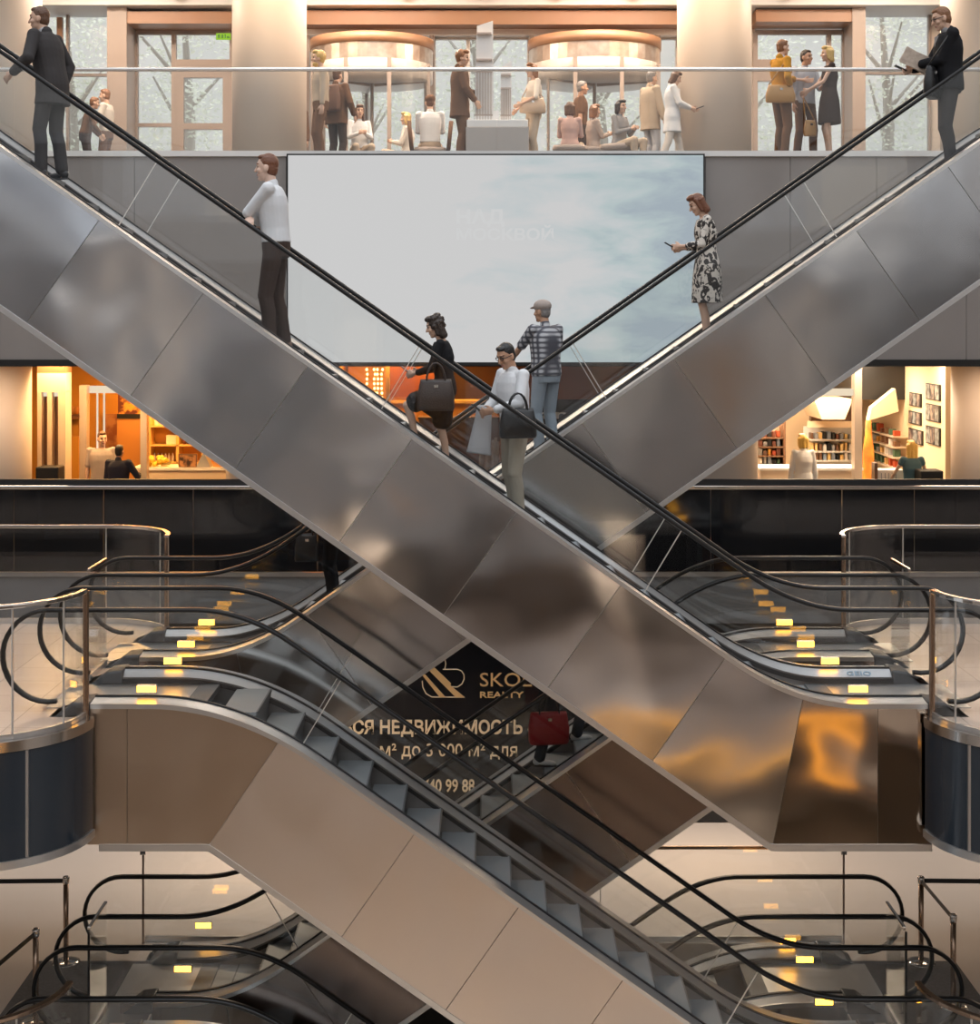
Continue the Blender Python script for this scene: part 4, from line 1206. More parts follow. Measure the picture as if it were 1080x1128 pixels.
for i, (t0, t1, ya, yb, lab) in enumerate(((.03, .20, 424, 442, 'top right picture'), (.27, .42, 434, 449, 'top left picture'), (.03, .20, 447, 466, 'middle right picture'), (.27, .43, 455, 469, 'middle left picture'), (.03, .20, 472, 492, 'bottom right picture'), (.25, .43, 475, 491, 'bottom left picture'))):
    q = thing('framed_picture', '%s of the six pictures on the slanting wall of the right shop' % lab, 'picture', tuple(on_side((t0 + t1) / 2, side_z(yb, t0))))
    bm = B(); side_panel(bm, t0, t1, side_z(yb, t0), side_z(ya, t0), .0, .03); obj('frame', bm, M['black'], q)
    n_ = 3
    for k in range(n_):
        a = t0 + .008 + (t1 - t0 - .01) * k / n_; b = t0 + (t1 - t0) * (k + 1) / n_ - .004
        bm = B(); side_panel(bm, a, b, side_z(yb - 1, t0), side_z(ya + 1, t0), .03, .036); obj('print', bm, M['print_a'] if (i + k) % 2 else M['print_b'], q)
# black bulkhead over the corner and its sloping cream box
bm = B(); side_panel(bm, .5, 1.04, PZ(440, 30), 3.05, .0, .9); struct('trim_black_bulkhead', bm, M['black'])
bm = B(); prism(bm, [(PX(957, 29.4), PZ(463, 29.4)), (PX(990, 29.4), PZ(453, 29.4)), (PX(986, 29.4), PZ(428, 29.4)), (PX(960, 29.4), PZ(449, 29.4))], 29.35, 29.6); struct('trim_cream_box', bm, M['caramel'])
su4 = thing('shelf_unit', 'amber shelving along the slanting wall behind the blonde woman', 'shelf', (PX(980, 30.6), 30.6, 0))
for k, y in enumerate((476, 487, 498, 509)):
    bm = B(); side_panel(bm, .46, .92, side_z(y + 1.3, .7), side_z(y, .7), .0, .28); obj('shelf_board', bm, M['counter'], su4)
for k in range(28):
    row = (476, 487, 498, 509)[k // 7]; t = .5 + .38 * (k % 7) / 6
    p = on_side(t, side_z(row, .7), .16)
    o_ = obj('product_box', bbox(p.x - .06, p.x + .06, p.y - .06, p.y + .06, p.z, p.z + rnd.uniform(.08, .16)), pal2[rnd.randrange(10)], bevel=.006)
    tag(o_, 'small product on the amber shelving behind the blonde woman', 'product', 'products on the amber shelving')
dr = thing('draped_stand', 'orange and yellow draped stand beside the right shop pillar', 'stand', (PX(957, 29), 29, 0))
bm = B(); loft(bm, [(Vector((PX(957, 29), 29, z)), Vector((1, 0, 0)), Vector((0, 1, 0)), w_, w_ * .8) for z, w_ in ((.0, .12), (.7, .11), (1.3, .10), (1.6, .06), (1.85, .05))]); obj('drape', bm, mat('amber_drape', (.78, .36, .05), .6, vary=(4, .3), c2=(.75, .18, .02)), dr, smooth=True)
cd = thing('low_counter', 'white low counter with dark stripes beside the blonde woman', 'counter', (PX(981, 26.6), 26.8, 0))
obj('body', bbox(PX(967, 26.6), PX(996, 26.6), 26.6, 27., 0, PZ(518, 26.6)), M['paper'], cd)
for k in range(5): obj('stripe', bbox(PX(971 + k * 4, 26.6), PX(971.8 + k * 4, 26.6), 26.59, 26.6, .3, PZ(521, 26.6)), M['grey'], cd)
obj('end_post', bbox(PX(963.5, 26.6), PX(967, 26.6), 26.58, 26.8, 0, PZ(510, 26.6)), M['walnut'], cd)
b2 = thing('black_bin', 'black box beside the right shop column near the blonde woman', 'box', (PX(1025, 25.9), 25.9, 0))
obj('body', bbox(PX(1013, 25.9), PX(1038, 25.9), 25.8, 26.2, 0, PZ(518, 25.9)), M['black'], b2, bevel=.02)
# ------------------------------------------------------------------ people
def skinmat(name, c): return mat(name, c, .5, bump=(30, .05), spec=.35)
SK = {'fair': skinmat('fair_skin', (.62, .40, .29)), 'tan': skinmat('tan_skin', (.50, .29, .19)), 'pale': skinmat('pale_skin', (.68, .47, .37))}
def cloth(name, c, c2=None, rough=.85, sc=9, st=.35): return mat(name, c, rough, bump=(sc, st, 3.), spec=.2, vary=(2.5, .5), c2=c2 or tuple(x * .82 for x in c))
CL = {'navy': cloth('navy_cloth', (.035, .035, .05)), 'charcoal': cloth('charcoal_suit', (.055, .05, .05)), 'black': cloth('black_cloth', (.014, .014, .016)),
      'white': cloth('white_cotton', (.74, .75, .76), (.66, .67, .69)), 'offwhite': cloth('off_white_cotton', (.70, .64, .57)), 'beige': cloth('beige_cloth', (.52, .42, .32)),
      'khaki': cloth('khaki_cloth', (.40, .36, .29)), 'brown': cloth('brown_cloth', (.16, .085, .05)), 'darkbrown': cloth('dark_brown_trousers', (.06, .04, .033)),
      'mustard': cloth('mustard_cloth', (.50, .24, .03)), 'grey': cloth('grey_cloth', (.30, .29, .29)), 'lightgrey': cloth('light_grey_cloth', (.55, .55, .57)),
      'greyshirt': cloth('grey_striped_shirt', (.52, .52, .55)), 'denim': cloth('pale_denim', (.34, .39, .44)), 'darkdenim': cloth('dark_denim', (.035, .045, .06)), 'teal': cloth('teal_cloth', (.09, .17, .20)),
      'taupe': cloth('taupe_cotton', (.42, .35, .31)), 'pink': cloth('pink_cotton', (.58, .40, .36)), 'maroon': cloth('maroon_cloth', (.14, .04, .035))}
def pattern_mat():
    m, nt, out = nodes_of('black_white_print_cloth')
    b = N(nt, 'ShaderNodeBsdfPrincipled', Roughness=.8)
    v = coords(nt, (1, 1, .7))
    nz = N(nt, 'ShaderNodeTexNoise', Scale=15., Detail=2., Distortion=1.6); nt.links.new(v, nz.inputs['Vector'])
    rp = N(nt, 'ShaderNodeValToRGB'); rp.color_ramp.interpolation = 'CONSTANT'
    rp.color_ramp.elements[0].color = (.03, .024, .022, 1); rp.color_ramp.elements[1].position = .50; rp.color_ramp.elements[1].color = (.66, .60, .53, 1)
    nt.links.new(nz.outputs[0], rp.inputs[0]); nt.links.new(rp.outputs[0], b.inputs['Base Color']); nt.links.new(b.outputs[0], out.inputs[0])
    return m
def plaid_mat():
    m, nt, out = nodes_of('grey_plaid_cloth')
    b = N(nt, 'ShaderNodeBsdfPrincipled', Roughness=.85)
    v = coords(nt)
    a = N(nt, 'ShaderNodeTexWave', wave_type='BANDS', bands_direction='X', Scale=5.5, Distortion=.6); c = N(nt, 'ShaderNodeTexWave', wave_type='BANDS', bands_direction='Z', Scale=5.5, Distortion=.6)
    nt.links.new(v, a.inputs['Vector']); nt.links.new(v, c.inputs['Vector'])
    mm = N(nt, 'ShaderNodeMath', operation='MULTIPLY'); nt.links.new(a.outputs['Fac'], mm.inputs[0]); nt.links.new(c.outputs['Fac'], mm.inputs[1])
    rp = N(nt, 'ShaderNodeValToRGB'); rp.color_ramp.elements[0].color = (.07, .07, .085, 1); rp.color_ramp.elements[1].color = (.50, .50, .52, 1); rp.color_ramp.elements[1].position = .6
    nt.links.new(mm.outputs[0], rp.inputs[0]); nt.links.new(rp.outputs[0], b.inputs['Base Color']); nt.links.new(b.outputs[0], out.inputs[0])
    return m
CL['print'] = pattern_mat(); CL['plaid'] = plaid_mat()
HR = {'dark': mat('dark_brown_hair', (.035, .022, .016), .45, bump=(45, .5)), 'black': mat('black_hair', (.012, .011, .011), .4, bump=(45, .5)), 'brown': mat('brown_hair', (.11, .05, .025), .45, bump=(45, .5)),
      'auburn': mat('auburn_hair', (.16, .06, .03), .45, bump=(45, .5)), 'blond': mat('blond_hair', (.62, .42, .16), .45, bump=(45, .5)), 'grey': mat('grey_hair', (.22, .20, .19), .5, bump=(45, .5)),
      'ginger': mat('ginger_hair', (.22, .095, .04), .45, bump=(45, .5)), 'yellow': mat('golden_hair', (.72, .45, .10), .45, bump=(45, .5))}
M['eye'] = mat('dark_eye', (.03, .02, .018), .3); M['lip'] = mat('lips', (.42, .18, .15), .5)
SHOE = {'black': mat('black_leather', (.015, .014, .014), .35), 'brown': mat('brown_leather', (.15, .07, .04), .4), 'white': mat('white_trainer', (.72, .71, .69), .5), 'beige': mat('beige_shoe', (.55, .38, .28), .5)}
SOLE = mat('shoe_sole', (.05, .05, .05), .6)

def ik(a, b, l1, l2, pole):
    d = b - a; L = d.length
    Lm = min(L, (l1 + l2) * .999)
    d = d.normalized(); b = a + d * Lm
    ca = (l1 * l1 + Lm * Lm - l2 * l2) / (2 * l1 * Lm); ca = max(-1, min(1, ca))
    h = l1 * math.sqrt(max(0, 1 - ca * ca))
    p = (pole - d * pole.dot(d))
    p = p.normalized() if p.length > 1e-4 else Vector((0, 0, 1)).cross(d).normalized()
    return a + d * (l1 * ca) + p * h, b

def person(label, X, Y, Zf, H, face, top, bottom, hair, skin='fair', sex='m', shoes='black', lean=0., twist=0., hy=0., hp=0., la=None, ra=None, lf=None, rf=None,
           lpole=None, rpole=None, drop=0., group=None, vox=None, curl=.5, fat=1., lcurl=None, rcurl=None, extra=None):
    """local frame: x forward, y to the person's left, z up. face: heading in degrees (0 = +X, 180 = -X, -90 towards the camera).
    la/ra hand targets, lf/rf ankle targets in units of a 1.75 m body"""
    k = H / 1.75
    vox = vox or .0105
    root = thing('person', label, 'person', (X, Y, Zf), R(face), group)
    V3 = Vector
    pz = .94 - drop
    ly, tw = R(lean), R(twist)
    pel = V3((0, 0, pz))
    def T(p, full=True):
        p = V3(p); q = p - V3((0, 0, .94))
        hgt = max(0., min(1., (p.z - .98) / .38))
        q = Matrix.Rotation(tw * hgt, 3, 'Z') @ q
        bend = ly * max(0., min(1., (p.z - .86) / .25))
        q = Matrix.Rotation(bend, 3, 'Y') @ q
        return (pel + q)
    f = sex == 'f'
    wS = (.172 if f else .198)
    hipy = .088
    sh = {1: T((-.01, wS - .012, 1.425)), -1: T((-.01, -wS + .012, 1.425))}
    hip = {1: pel + V3((0, hipy, -.03)), -1: pel + V3((0, -hipy, -.03))}
    ank = {1: V3(lf) if lf else V3((.0, .095, .08)), -1: V3(rf) if rf else V3((.0, -.095, .08))}
    knee = {}
    for s_ in (1, -1):
        knee[s_], ank[s_] = ik(hip[s_], ank[s_], .425, .413, V3((1, s_ * .12, 0)))
    hand_t = {1: V3(la) if la else V3((.02, .25, .80)) , -1: V3(ra) if ra else V3((.02, -.25, .80))}
    elb = {}; wr = {}
    for s_ in (1, -1):
        pole = (lpole if s_ > 0 else rpole) or (-.55, s_ * .55, -.6)
        elb[s_], wr[s_] = ik(sh[s_], hand_t[s_], .285, .255, V3(pole))
    neck0 = T((-.012, 0, 1.44)); Rt = Matrix.Rotation(tw, 3, 'Z')
    Rh = Rt @ Matrix.Rotation(R(hy), 3, 'Z') @ Matrix.Rotation(R(hp) + ly * .6, 3, 'Y')
    hc = T((.0, 0, 1.535)) + Rh @ V3((.025, 0, .085))
    hs = .93 if not f else .90
    def HD(p): return hc + Rh @ (V3(p) * hs)
    def K(p): return V3(p) * k
    # ---------------------------------------------------------- primitives
    def torso(bm, e, z0, z1, flare=0.):
        if f: secs = [(.84, .150, .105), (.93, .172, .118), (1.0, .160, .108), (1.08, .132, .094), (1.18, .134, .098), (1.27, .150, .118), (1.36, .148, .104), (1.42, .125, .082), (1.465, .07, .058)]
        else: secs = [(.84, .150, .108), (.93, .165, .118), (1.0, .160, .113), (1.08, .155, .110), (1.18, .162, .114), (1.28, .176, .120), (1.36, .176, .112), (1.42, .150, .092), (1.47, .075, .064)]
        zz = [z0] + [s_[0] for s_ in secs if z0 < s_[0] < z1] + [z1]
        out = []
        for z in zz:
            for i in range(len(secs) - 1):
                if secs[i][0] <= z <= secs[i+1][0]:
                    t = (z - secs[i][0]) / (secs[i+1][0] - secs[i][0]); w_ = secs[i][1] * (1-t) + secs[i+1][1] * t; d_ = secs[i][2] * (1-t) + secs[i+1][2] * t; break
            else:
                q = secs[0] if z < secs[0][0] else secs[-1]; w_, d_ = q[1], q[2]
            if z < .93: w_ += flare * (.93 - z); d_ += flare * (.93 - z)
            hgt = max(0., min(1., (z - .98) / .38)); bend = ly * max(0., min(1., (z - .86) / .25))
            Rm = Matrix.Rotation(bend, 3, 'Y') @ Matrix.Rotation(tw * hgt, 3, 'Z')
            belly = (fat - 1) * max(0, 1 - abs(z - 1.08) / .22) * .6
            c = T((-.005 + belly * .06, 0, z))
            out.append((K(c), Rm @ V3((0, 1, 0)), Rm @ V3((1, 0, 0)), (w_ * (1 + (fat-1) * .5) + e) * k, (d_ * (1 + belly * .5) + e) * k))
        loft(bm, out, 22, 2.3)
    def arm(bm, s_, e, upto=1.0, sleeve=False):
        a, b, c = sh[s_], elb[s_], wr[s_]
        r0, r1, r2 = (.050, .041, .027) if not f else (.043, .034, .024)
        cap(bm, K(T((-.01, s_ * .10, 1.41))), (r0 + .004 + e * .8) * k, K(a), (r0 - .002 + e) * k)
        if upto >= .5:
            cap(bm, K(a), (r0 + e) * k, K(b), (r1 + e) * k)
            if upto > .5:
                t = (upto - .5) * 2; cc = b.lerp(c, t)
                m1 = b.lerp(cc, .3)
                cap(bm, K(b), (r1 + e) * k, K(m1), (r1 + .002 + e) * k); cap(bm, K(m1), (r1 + .002 + e) * k, K(cc), ((r1 + (r2 - r1) * t) + e) * k)
        else:
            bb = a.lerp(b, upto * 2)
            cap(bm, K(a), (r0 + e) * k, K(bb), (r1 + .006 + e) * k)
    def leg(bm, s_, e, upto=1.0, e2=None):
        e2 = e if e2 is None else e2
        a, b, c = hip[s_], knee[s_], ank[s_]
        r0, r1, r2, r3 = (.088, .056, .052, .036) if f else (.086, .057, .054, .038)
        if upto <= .5:
            b2 = a.lerp(b, upto * 2); cap(bm, K(a), (r0 + e) * k, K(b2), (r0 + (r1 - r0) * upto * 2 + e2) * k); return
        cap(bm, K(a), (r0 + e) * k, K(b), (r1 + e) * k)
        t = (upto - .5) * 2; cc = b.lerp(c, t)
        calf = b.lerp(cc, .35) + V3((-.012, 0, 0))
        cap(bm, K(b), (r1 + e) * k, K(calf), (r2 + e) * k); cap(bm, K(calf), (r2 + e) * k, K(cc), (r3 + e2) * k)
    # ---------------------------------------------------------- body, one continuous skin
    bm = B()
    torso(bm, -.014, .86, 1.46)
    cap(bm, K(neck0), .056 * k, K(hc + Rh @ V3((-.02, 0, -.05))), .052 * k)
    ell(bm, K(HD((0, 0, .03))), (.098 * hs * k, .077 * hs * k, .108 * hs * k), Rh, 20, 14)
    ell(bm, K(HD((.030, 0, -.05))), (.066 * hs * k, .056 * hs * k, .066 * hs * k), Rh, 16, 12)
    ell(bm, K(HD((.066, 0, -.098))), (.026 * k, .026 * k, .020 * k), Rh)
    cap(bm, K(HD((.092, 0, .022))), .011 * k, K(HD((.116, 0, -.020))), .0155 * k, 8)
    ell(bm, K(HD((.084, 0, .045))), (.018 * k, .050 * k, .012 * k), Rh)
    ell(bm, K(HD((.088, 0, -.058))), (.014 * k, .024 * k, .011 * k), Rh)
    for s_ in (1, -1):
        ell(bm, K(HD((-.008, s_ * .079, -.005))), (.020 * k, .011 * k, .033 * k), Rh @ Matrix.Rotation(R(-12), 3, 'Y'))
        ell(bm, K(HD((.062, s_ * .042, -.022))), (.028 * k, .026 * k, .024 * k), Rh)
        arm(bm, s_, -.004)
        leg(bm, s_, -.006)
        # foot inside the shoe
        fd = V3((1, s_ * .18, 0)).normalized()
        cap(bm, K(ank[s_] + V3((-.02, 0, -.04))), .032 * k, K(ank[s_] + fd * .12 + V3((0, 0, -.052))), .024 * k)
        # hand: palm, four fingers of unequal length, thumb from the side of the palm
        d = (wr[s_] - elb[s_]).normalized()
        cr = (lcurl if s_ > 0 else rcurl); cr = curl if cr is None else cr
        inward = V3((0, -s_, 0))
        pn = (inward - d * inward.dot(d))
        if pn.length < .3: pn = V3((.0, 0, -1)) - d * V3((0, 0, -1)).dot(d)
        pn.normalize()                            # palm looks inwards
        sd = d.cross(pn).normalized()
        if sd.dot(V3((1, 0, .6))) < 0: sd = -sd     # thumb side forward / up
        Mh = Matrix((d, sd, pn)).transposed()
        pc = wr[s_] + d * .048
        ell(bm, K(pc), (.055 * k, .040 * k, .0165 * k), Mh, 12, 8)
        cap(bm, K(wr[s_] - d * .01), .025 * k, K(wr[s_] + d * .03), .023 * k)
        for q, (off_, ln) in enumerate(((.030, .070), (.010, .078), (-.010, .073), (-.030, .058))):
            b0 = pc + d * .040 + sd * off_
            a1 = cr * .9; a2 = cr * 2.0
            d1 = d * math.cos(a1) + pn * math.sin(a1); d2 = d * math.cos(a2) + pn * math.sin(a2)
            b1 = b0 + d1 * ln * .52; b2 = b1 + d2 * ln * .5
            cap(bm, K(b0), .0098 * k, K(b1), .0088 * k, 8); cap(bm, K(b1), .0088 * k, K(b2), .0072 * k, 8)
        t0 = wr[s_] + d * .022 + sd * .030; t1 = t0 + (d * .75 + sd * .55 + pn * .35).normalized() * .038; t2 = t1 + (d * .9 + sd * .1 + pn * .45).normalized() * .030
        cap(bm, K(t0), .0125 * k, K(t1), .0105 * k, 8); cap(bm, K(t1), .0105 * k, K(t2), .008 * k, 8)
    me = bake(bm, vox * .86, 2)
    for m_ in (SK[skin], M['eye'], M['lip'], HR[hair[1]]): me.materials.append(m_)
    Ri = Rh.transposed()
    for p in me.polygons:
        q = Ri @ (V3(p.center) / k - hc) / hs
        if q.x > .055 and abs(q.z) < .14:
            ay = abs(q.y)
            if ((ay - .033) / .015) ** 2 + ((q.z - .018) / .0085) ** 2 < 1: p.material_index = 1
            elif ((ay - .034) / .022) ** 2 + ((q.z - .044) / .006) ** 2 < 1: p.material_index = 3
            elif q.x > .08 and (q.y / .026) ** 2 + ((q.z + .060) / .010) ** 2 < 1: p.material_index = 2
    body = link('body', me, None, root, world=False)
    def put(name, bm, m, v=None, it=3):
        return link(name, bake(bm, v or vox, it), m, root, world=False)
    # ---------------------------------------------------------- hair
    style, hcx = hair
    if style != 'none':
        bm = B()
        ell(bm, K(HD((-.014, 0, .050))), (.099 * hs * k, .081 * hs * k, .098 * hs * k), Rh, 18, 12)
        ell(bm, K(HD((-.040, 0, .0))), (.066 * hs * k, .072 * hs * k, .088 * hs * k), Rh, 16, 12)
        if style == 'short':
            ell(bm, K(HD((.040, 0, .108))), (.046 * k, .056 * k, .026 * k), Rh)
        if style == 'full':
            ell(bm, K(HD((.040, .0, .115))), (.062 * k, .070 * k, .036 * k), Rh); ell(bm, K(HD((-.03, 0, .05))), (.092 * k, .092 * k, .098 * k), Rh)
        if style in ('bob', 'long', 'wavy'):
            dn = {'bob': -.10, 'wavy': -.12, 'long': -.25}[style]
            ell(bm, K(HD((.040, .0, .115))), (.060 * k, .072 * k, .036 * k), Rh)
            for yy in (-.055, 0, .055):
                cap(bm, K(HD((-.045, yy, .03))), .055 * k, K(HD((-.055 - (.02 if yy == 0 else 0), yy * 1.1, dn))), .040 * k)
            for yy in (-.074, .074):
                cap(bm, K(HD((.010, yy, .06))), .026 * k, K(HD((-.004, yy * 1.04, dn * .75))), .024 * k)
        if style == 'wavy':
            rr = random.Random(int(X * 100))
            for q in range(46):
                a, b_ = rr.uniform(-2.6, 2.6), rr.uniform(-.6, 1.2)
                pp = V3((-.02 - .105 * math.cos(a) * math.cos(b_) * (1 if abs(a) < 2 else .7), .095 * math.sin(a) * math.cos(b_), .045 + .105 * math.sin(b_)))
                ell(bm, K(HD(pp)), (.026 * k, .026 * k, .024 * k), None, 8, 6)
        if style == 'bun':
            ell(bm, K(HD((-.105, 0, .08))), (.045 * k, .045 * k, .045 * k), Rh)
        put('hair', bm, HR[hcx], vox * .8, 1 if style == 'wavy' else 2)
    if extra and 'cap' in extra:
        bm = B(); ell(bm, K(HD((-.004, 0, .075))), (.110 * k, .090 * k, .075 * k), Rh, 18, 12)
        ell(bm, K(HD((.10, 0, .065))), (.070 * k, .068 * k, .010 * k), Rh @ Matrix.Rotation(R(14), 3, 'Y'), 14, 8)
        put('cap', bm, CL[extra['cap']], vox * .8, 2)
    if extra and 'beard' in extra:
        bm = B(); ell(bm, K(HD((.045, 0, -.085))), (.058 * k, .056 * k, .045 * k), Rh); put('beard', bm, HR[extra['beard']], vox * .8, 2)
    if extra and 'glasses' in extra:
        bm = B()
        for s_ in (1, -1):
            tube(bm, [K(HD((.10, s_ * .034 + .022 * math.cos(R(a)), .018 + .016 * math.sin(R(a))))) for a in range(0, 361, 30)], .0035 * k, 5)
            tube(bm, [K(HD((.10, s_ * .056, .02))), K(HD((.0, s_ * .085, .015)))], .0035 * k, 5)
        obj('glasses', bm, M['dark'], root, world=False)
    # ---------------------------------------------------------- clothes
    kind, cm = top[0], CL[top[1]]
    sl = top[2] if len(top) > 2 else 1.0
    if bottom and bottom[0] == 'trousers':
        bm = B(); torso(bm, .006, .83, 1.03)
        for s_ in (1, -1): leg(bm, s_, .016, .97, .03)
        put('trousers', bm, CL[bottom[1]])
        if len(bottom) > 2:
            bm = B(); torso(bm, .012, 1.005, 1.045); put('belt', bm, CL[bottom[2]], vox * .8, 1)
    elif bottom and bottom[0] == 'skirt':
        bm = B(); torso(bm, .010, .86, 1.05)
        hem = bottom[2]
        stride = (knee[1] - knee[-1]).length
        for s_ in (1, -1): leg(bm, s_, .030, min(.5, hem), .055)
        if stride < .35:
            mk = (knee[1] + knee[-1]) / 2; mh = (hip[1] + hip[-1]) / 2; he = mh.lerp(mk, hem * 2)
            loft(bm, [(K(mh + V3((0, 0, .02))), V3((0, 1, 0)), V3((1, 0, 0)), .175 * k, .128 * k), (K(mh.lerp(he, .5)), V3((0, 1, 0)), V3((1, 0, 0)), .172 * k, .13 * k), (K(he), V3((0, 1, 0)), V3((1, 0, 0)), .165 * k, .125 * k)])
        else:
            for t in (.25, .5, .75, 1.):
                a_ = hip[1].lerp(knee[1], t * hem * 2 * .9); b_ = hip[-1].lerp(knee[-1], t * hem * 2 * .9)
                cap(bm, K(a_), .085 * k, K(b_), .085 * k)
        put('skirt', bm, CL[bottom[1]])
    elif bottom and bottom[0] == 'dress':
        hem = bottom[2]
        bm = B(); torso(bm, .012, .90, 1.44)
        secs = []
        for z, w_, d_ in ((1.08, .150, .112), (1.0, .175, .130), (.90, .195, .15), (.75, .205, .165), (hem, .215, .175)):
            secs.append((K(T((0, 0, z))), V3((0, 1, 0)), V3((1, 0, 0)), w_ * k, d_ * k))
        loft(bm, secs[::-1], 24, 2.1)
        for s_ in (1, -1): arm(bm, s_, .012, sl)
        put('dress', bm, CL[bottom[1]])
    if kind in ('shirt', 'tee'):
        bm = B(); torso(bm, .012 if bottom and bottom[0] != 'dress' else .012, .96 if not (len(top) > 3) else top[3], 1.455)
        for s_ in (1, -1): arm(bm, s_, .014, sl * (.93 if sl > .5 else 1))
        if kind == 'shirt': cap(bm, K(neck0 + V3((0, 0, .01))), .066 * k, K(neck0 + Rh @ V3((.004, 0, .045))), .058 * k)
        put('shirt', bm, cm)
    elif kind == 'jacket':
        hem = top[3] if len(top) > 3 else .78
        bm = B(); torso(bm, .024, hem, 1.46, .12)
        for s_ in (1, -1): arm(bm, s_, .022, .93 * sl)
        cap(bm, K(neck0 + V3((-.012, 0, .01))), .070 * k, K(neck0 + V3((-.014, 0, .045))), .062 * k)
        put('jacket', bm, cm)
        # shirt collar and front showing in the lapel opening
        Rm = Matrix.Rotation(ly, 3, 'Y') @ Matrix.Rotation(tw, 3, 'Z')
        bm = B()
        a_ = T((.128, 0, 1.10)); b_ = T((.105, 0, 1.43))
        loft(bm, [(K(a_), Rm @ V3((0, 1, 0)), Rm @ V3((1, 0, 0)), .020 * k, .020 * k), (K(a_.lerp(b_, .5)), Rm @ V3((0, 1, 0)), Rm @ V3((1, 0, 0)), .045 * k, .022 * k), (K(b_), Rm @ V3((0, 1, 0)), Rm @ V3((1, 0, 0)), .062 * k, .022 * k)])
        cap(bm, K(neck0 + V3((0, 0, .02))), .062 * k, K(neck0 + Rh @ V3((.006, 0, .056))), .056 * k)
        put('shirt', bm, CL[top[4]] if len(top) > 4 else CL['white'], vox * .8, 1)
    # ---------------------------------------------------------- shoes
    bm = B(); bs = B()
    for s_ in (1, -1):
        fd = V3((1, s_ * .18, 0)).normalized(); a = ank[s_]
        Mf = Matrix((fd, V3((-fd.y, fd.x, 0)), V3((0, 0, 1)))).transposed()
        ell(bm, K(a + V3((-.028, 0, -.028))), (.046 * k, .040 * k, .045 * k), Mf); ell(bm, K(a + fd * .07 + V3((0, 0, -.040))), (.105 * k, .044 * k, .032 * k), Mf); ell(bm, K(a + fd * .135 + V3((0, 0, -.046))), (.058 * k, .042 * k, .027 * k), Mf)
        loft(bs, [(K(a + fd * .06 + V3((0, 0, zz))), V3((-fd.y, fd.x, 0)), fd, .040 * k, .135 * k) for zz in (-.079, -.066)], 20, 2.6)
    if shoes:
        so = put('shoes', bm, SHOE[shoes], vox, 2)
        sl_ = obj('soles', bs, SOLE, so, world=False)
    else: bm.free(); bs.free()
    Mw = Matrix.Translation((X, Y, Zf)) @ Matrix.Rotation(R(face), 4, 'Z')
    W = lambda p: Mw @ K(p)
    gripc = {s_: wr[s_] + (wr[s_] - elb[s_]).normalized() * .085 for s_ in (1, -1)}
    return dict(root=root, k=k, wl=W(gripc[1]), wr=W(gripc[-1]), sl=W(sh[1]), sr=W(sh[-1]), hip=W(pel), el=W(elb[1]), er=W(elb[-1]), M=Mw, head=W(hc), W=W)

def phone(p, label, yaw=0., pitch=35.):
    q = thing('phone', label, 'phone', tuple(p), 0)
    Mr = Matrix.Translation(p) @ Matrix.Rotation(R(yaw), 4, 'Z') @ Matrix.Rotation(R(-pitch), 4, 'Y')
    bm = B(); box(bm, -.072, .072, -.036, .036, -.005, .005); bmesh.ops.transform(bm, matrix=Mr, verts=bm.verts); obj('case', bm, M['dark'], q, bevel=.003)
    bm = B(); box(bm, -.066, .066, -.032, .032, .005, .0062); bmesh.ops.transform(bm, matrix=Mr, verts=bm.verts); obj('screen', bm, M['blackglass'], q)
    return q
def handbag(p, w_, h_, d_, m, label, yaw=0., strap=None, name='handbag', hm=None, handles=True, taper=.85):
    """p: top centre of the bag body"""
    p = Vector(p); q = thing(name, label, 'bag', tuple(p))
    c, s_ = math.cos(R(yaw)), math.sin(R(yaw)); ax = Vector((c, s_, 0)); fw = Vector((-s_, c, 0))
    bm = B(); loft(bm, [(p + Vector((0, 0, -h_)), ax, fw, w_ * .47, d_ * .40), (p + Vector((0, 0, -h_ * .92)), ax, fw, w_ * .5, d_ * .5), (p + Vector((0, 0, -h_ * .5)), ax, fw, w_ * .5 * (1 + taper) / 2 * 1.06, d_ * .48), (p + Vector((0, 0, -.03)), ax, fw, w_ * .5 * taper, d_ * .32), (p, ax, fw, w_ * .48 * taper, d_ * .2)], 28, 3.6)
    obj('bag_body', bm, m, q, smooth=True)
    if handles:
        for sg in (-1, 1):
            bm = B(); tube(bm, [p + ax * (w_ * .25 * math.cos(R(a))) + fw * (sg * d_ * .2) + Vector((0, 0, -.03 + h_ * .62 * math.sin(R(a)))) for a in range(0, 181, 18)], .009, 8); obj('handle', bm, hm or m, q, smooth=True)
    if strap:
        a = Vector(strap)
        bm = B(); tube(bm, [p - ax * w_ * .4, (p - ax * w_ * .4).lerp(a, .5), a, (p + ax * w_ * .4).lerp(a, .5), p + ax * w_ * .4], .010, 8); obj('strap', bm, hm or m, q, smooth=True)
    bm = B(); box(bm, -.02, .02, -.006, .006, -.03, 0); bmesh.ops.transform(bm, matrix=Matrix.Translation(p - fw * (d_ * .40) + Vector((0, 0, -.05))) @ Matrix.Rotation(R(yaw), 4, 'Z'), verts=bm.verts); obj('clasp', bm, M['rail'], q)
    return q
LEA = mat('black_bag_leather', (.012, .012, .013), .35, bump=(60, .2)); LEAB = mat('dark_brown_bag_leather', (.035, .028, .028), .4, bump=(60, .2)); TANB = mat('tan_bag_leather', (.45, .24, .08), .45, bump=(50, .2)); SANDB = mat('sand_bag', (.55, .40, .28), .5); REDB = mat('red_bag', (.36, .012, .016), .5, bump=(14, .3))
def stepz(e, X, s): # tread height under x on an escalator
    return ESC[e][1](X) - 1.03
YCA = (yA + yA2) / 2; YCB = (yB + yB2) / 2
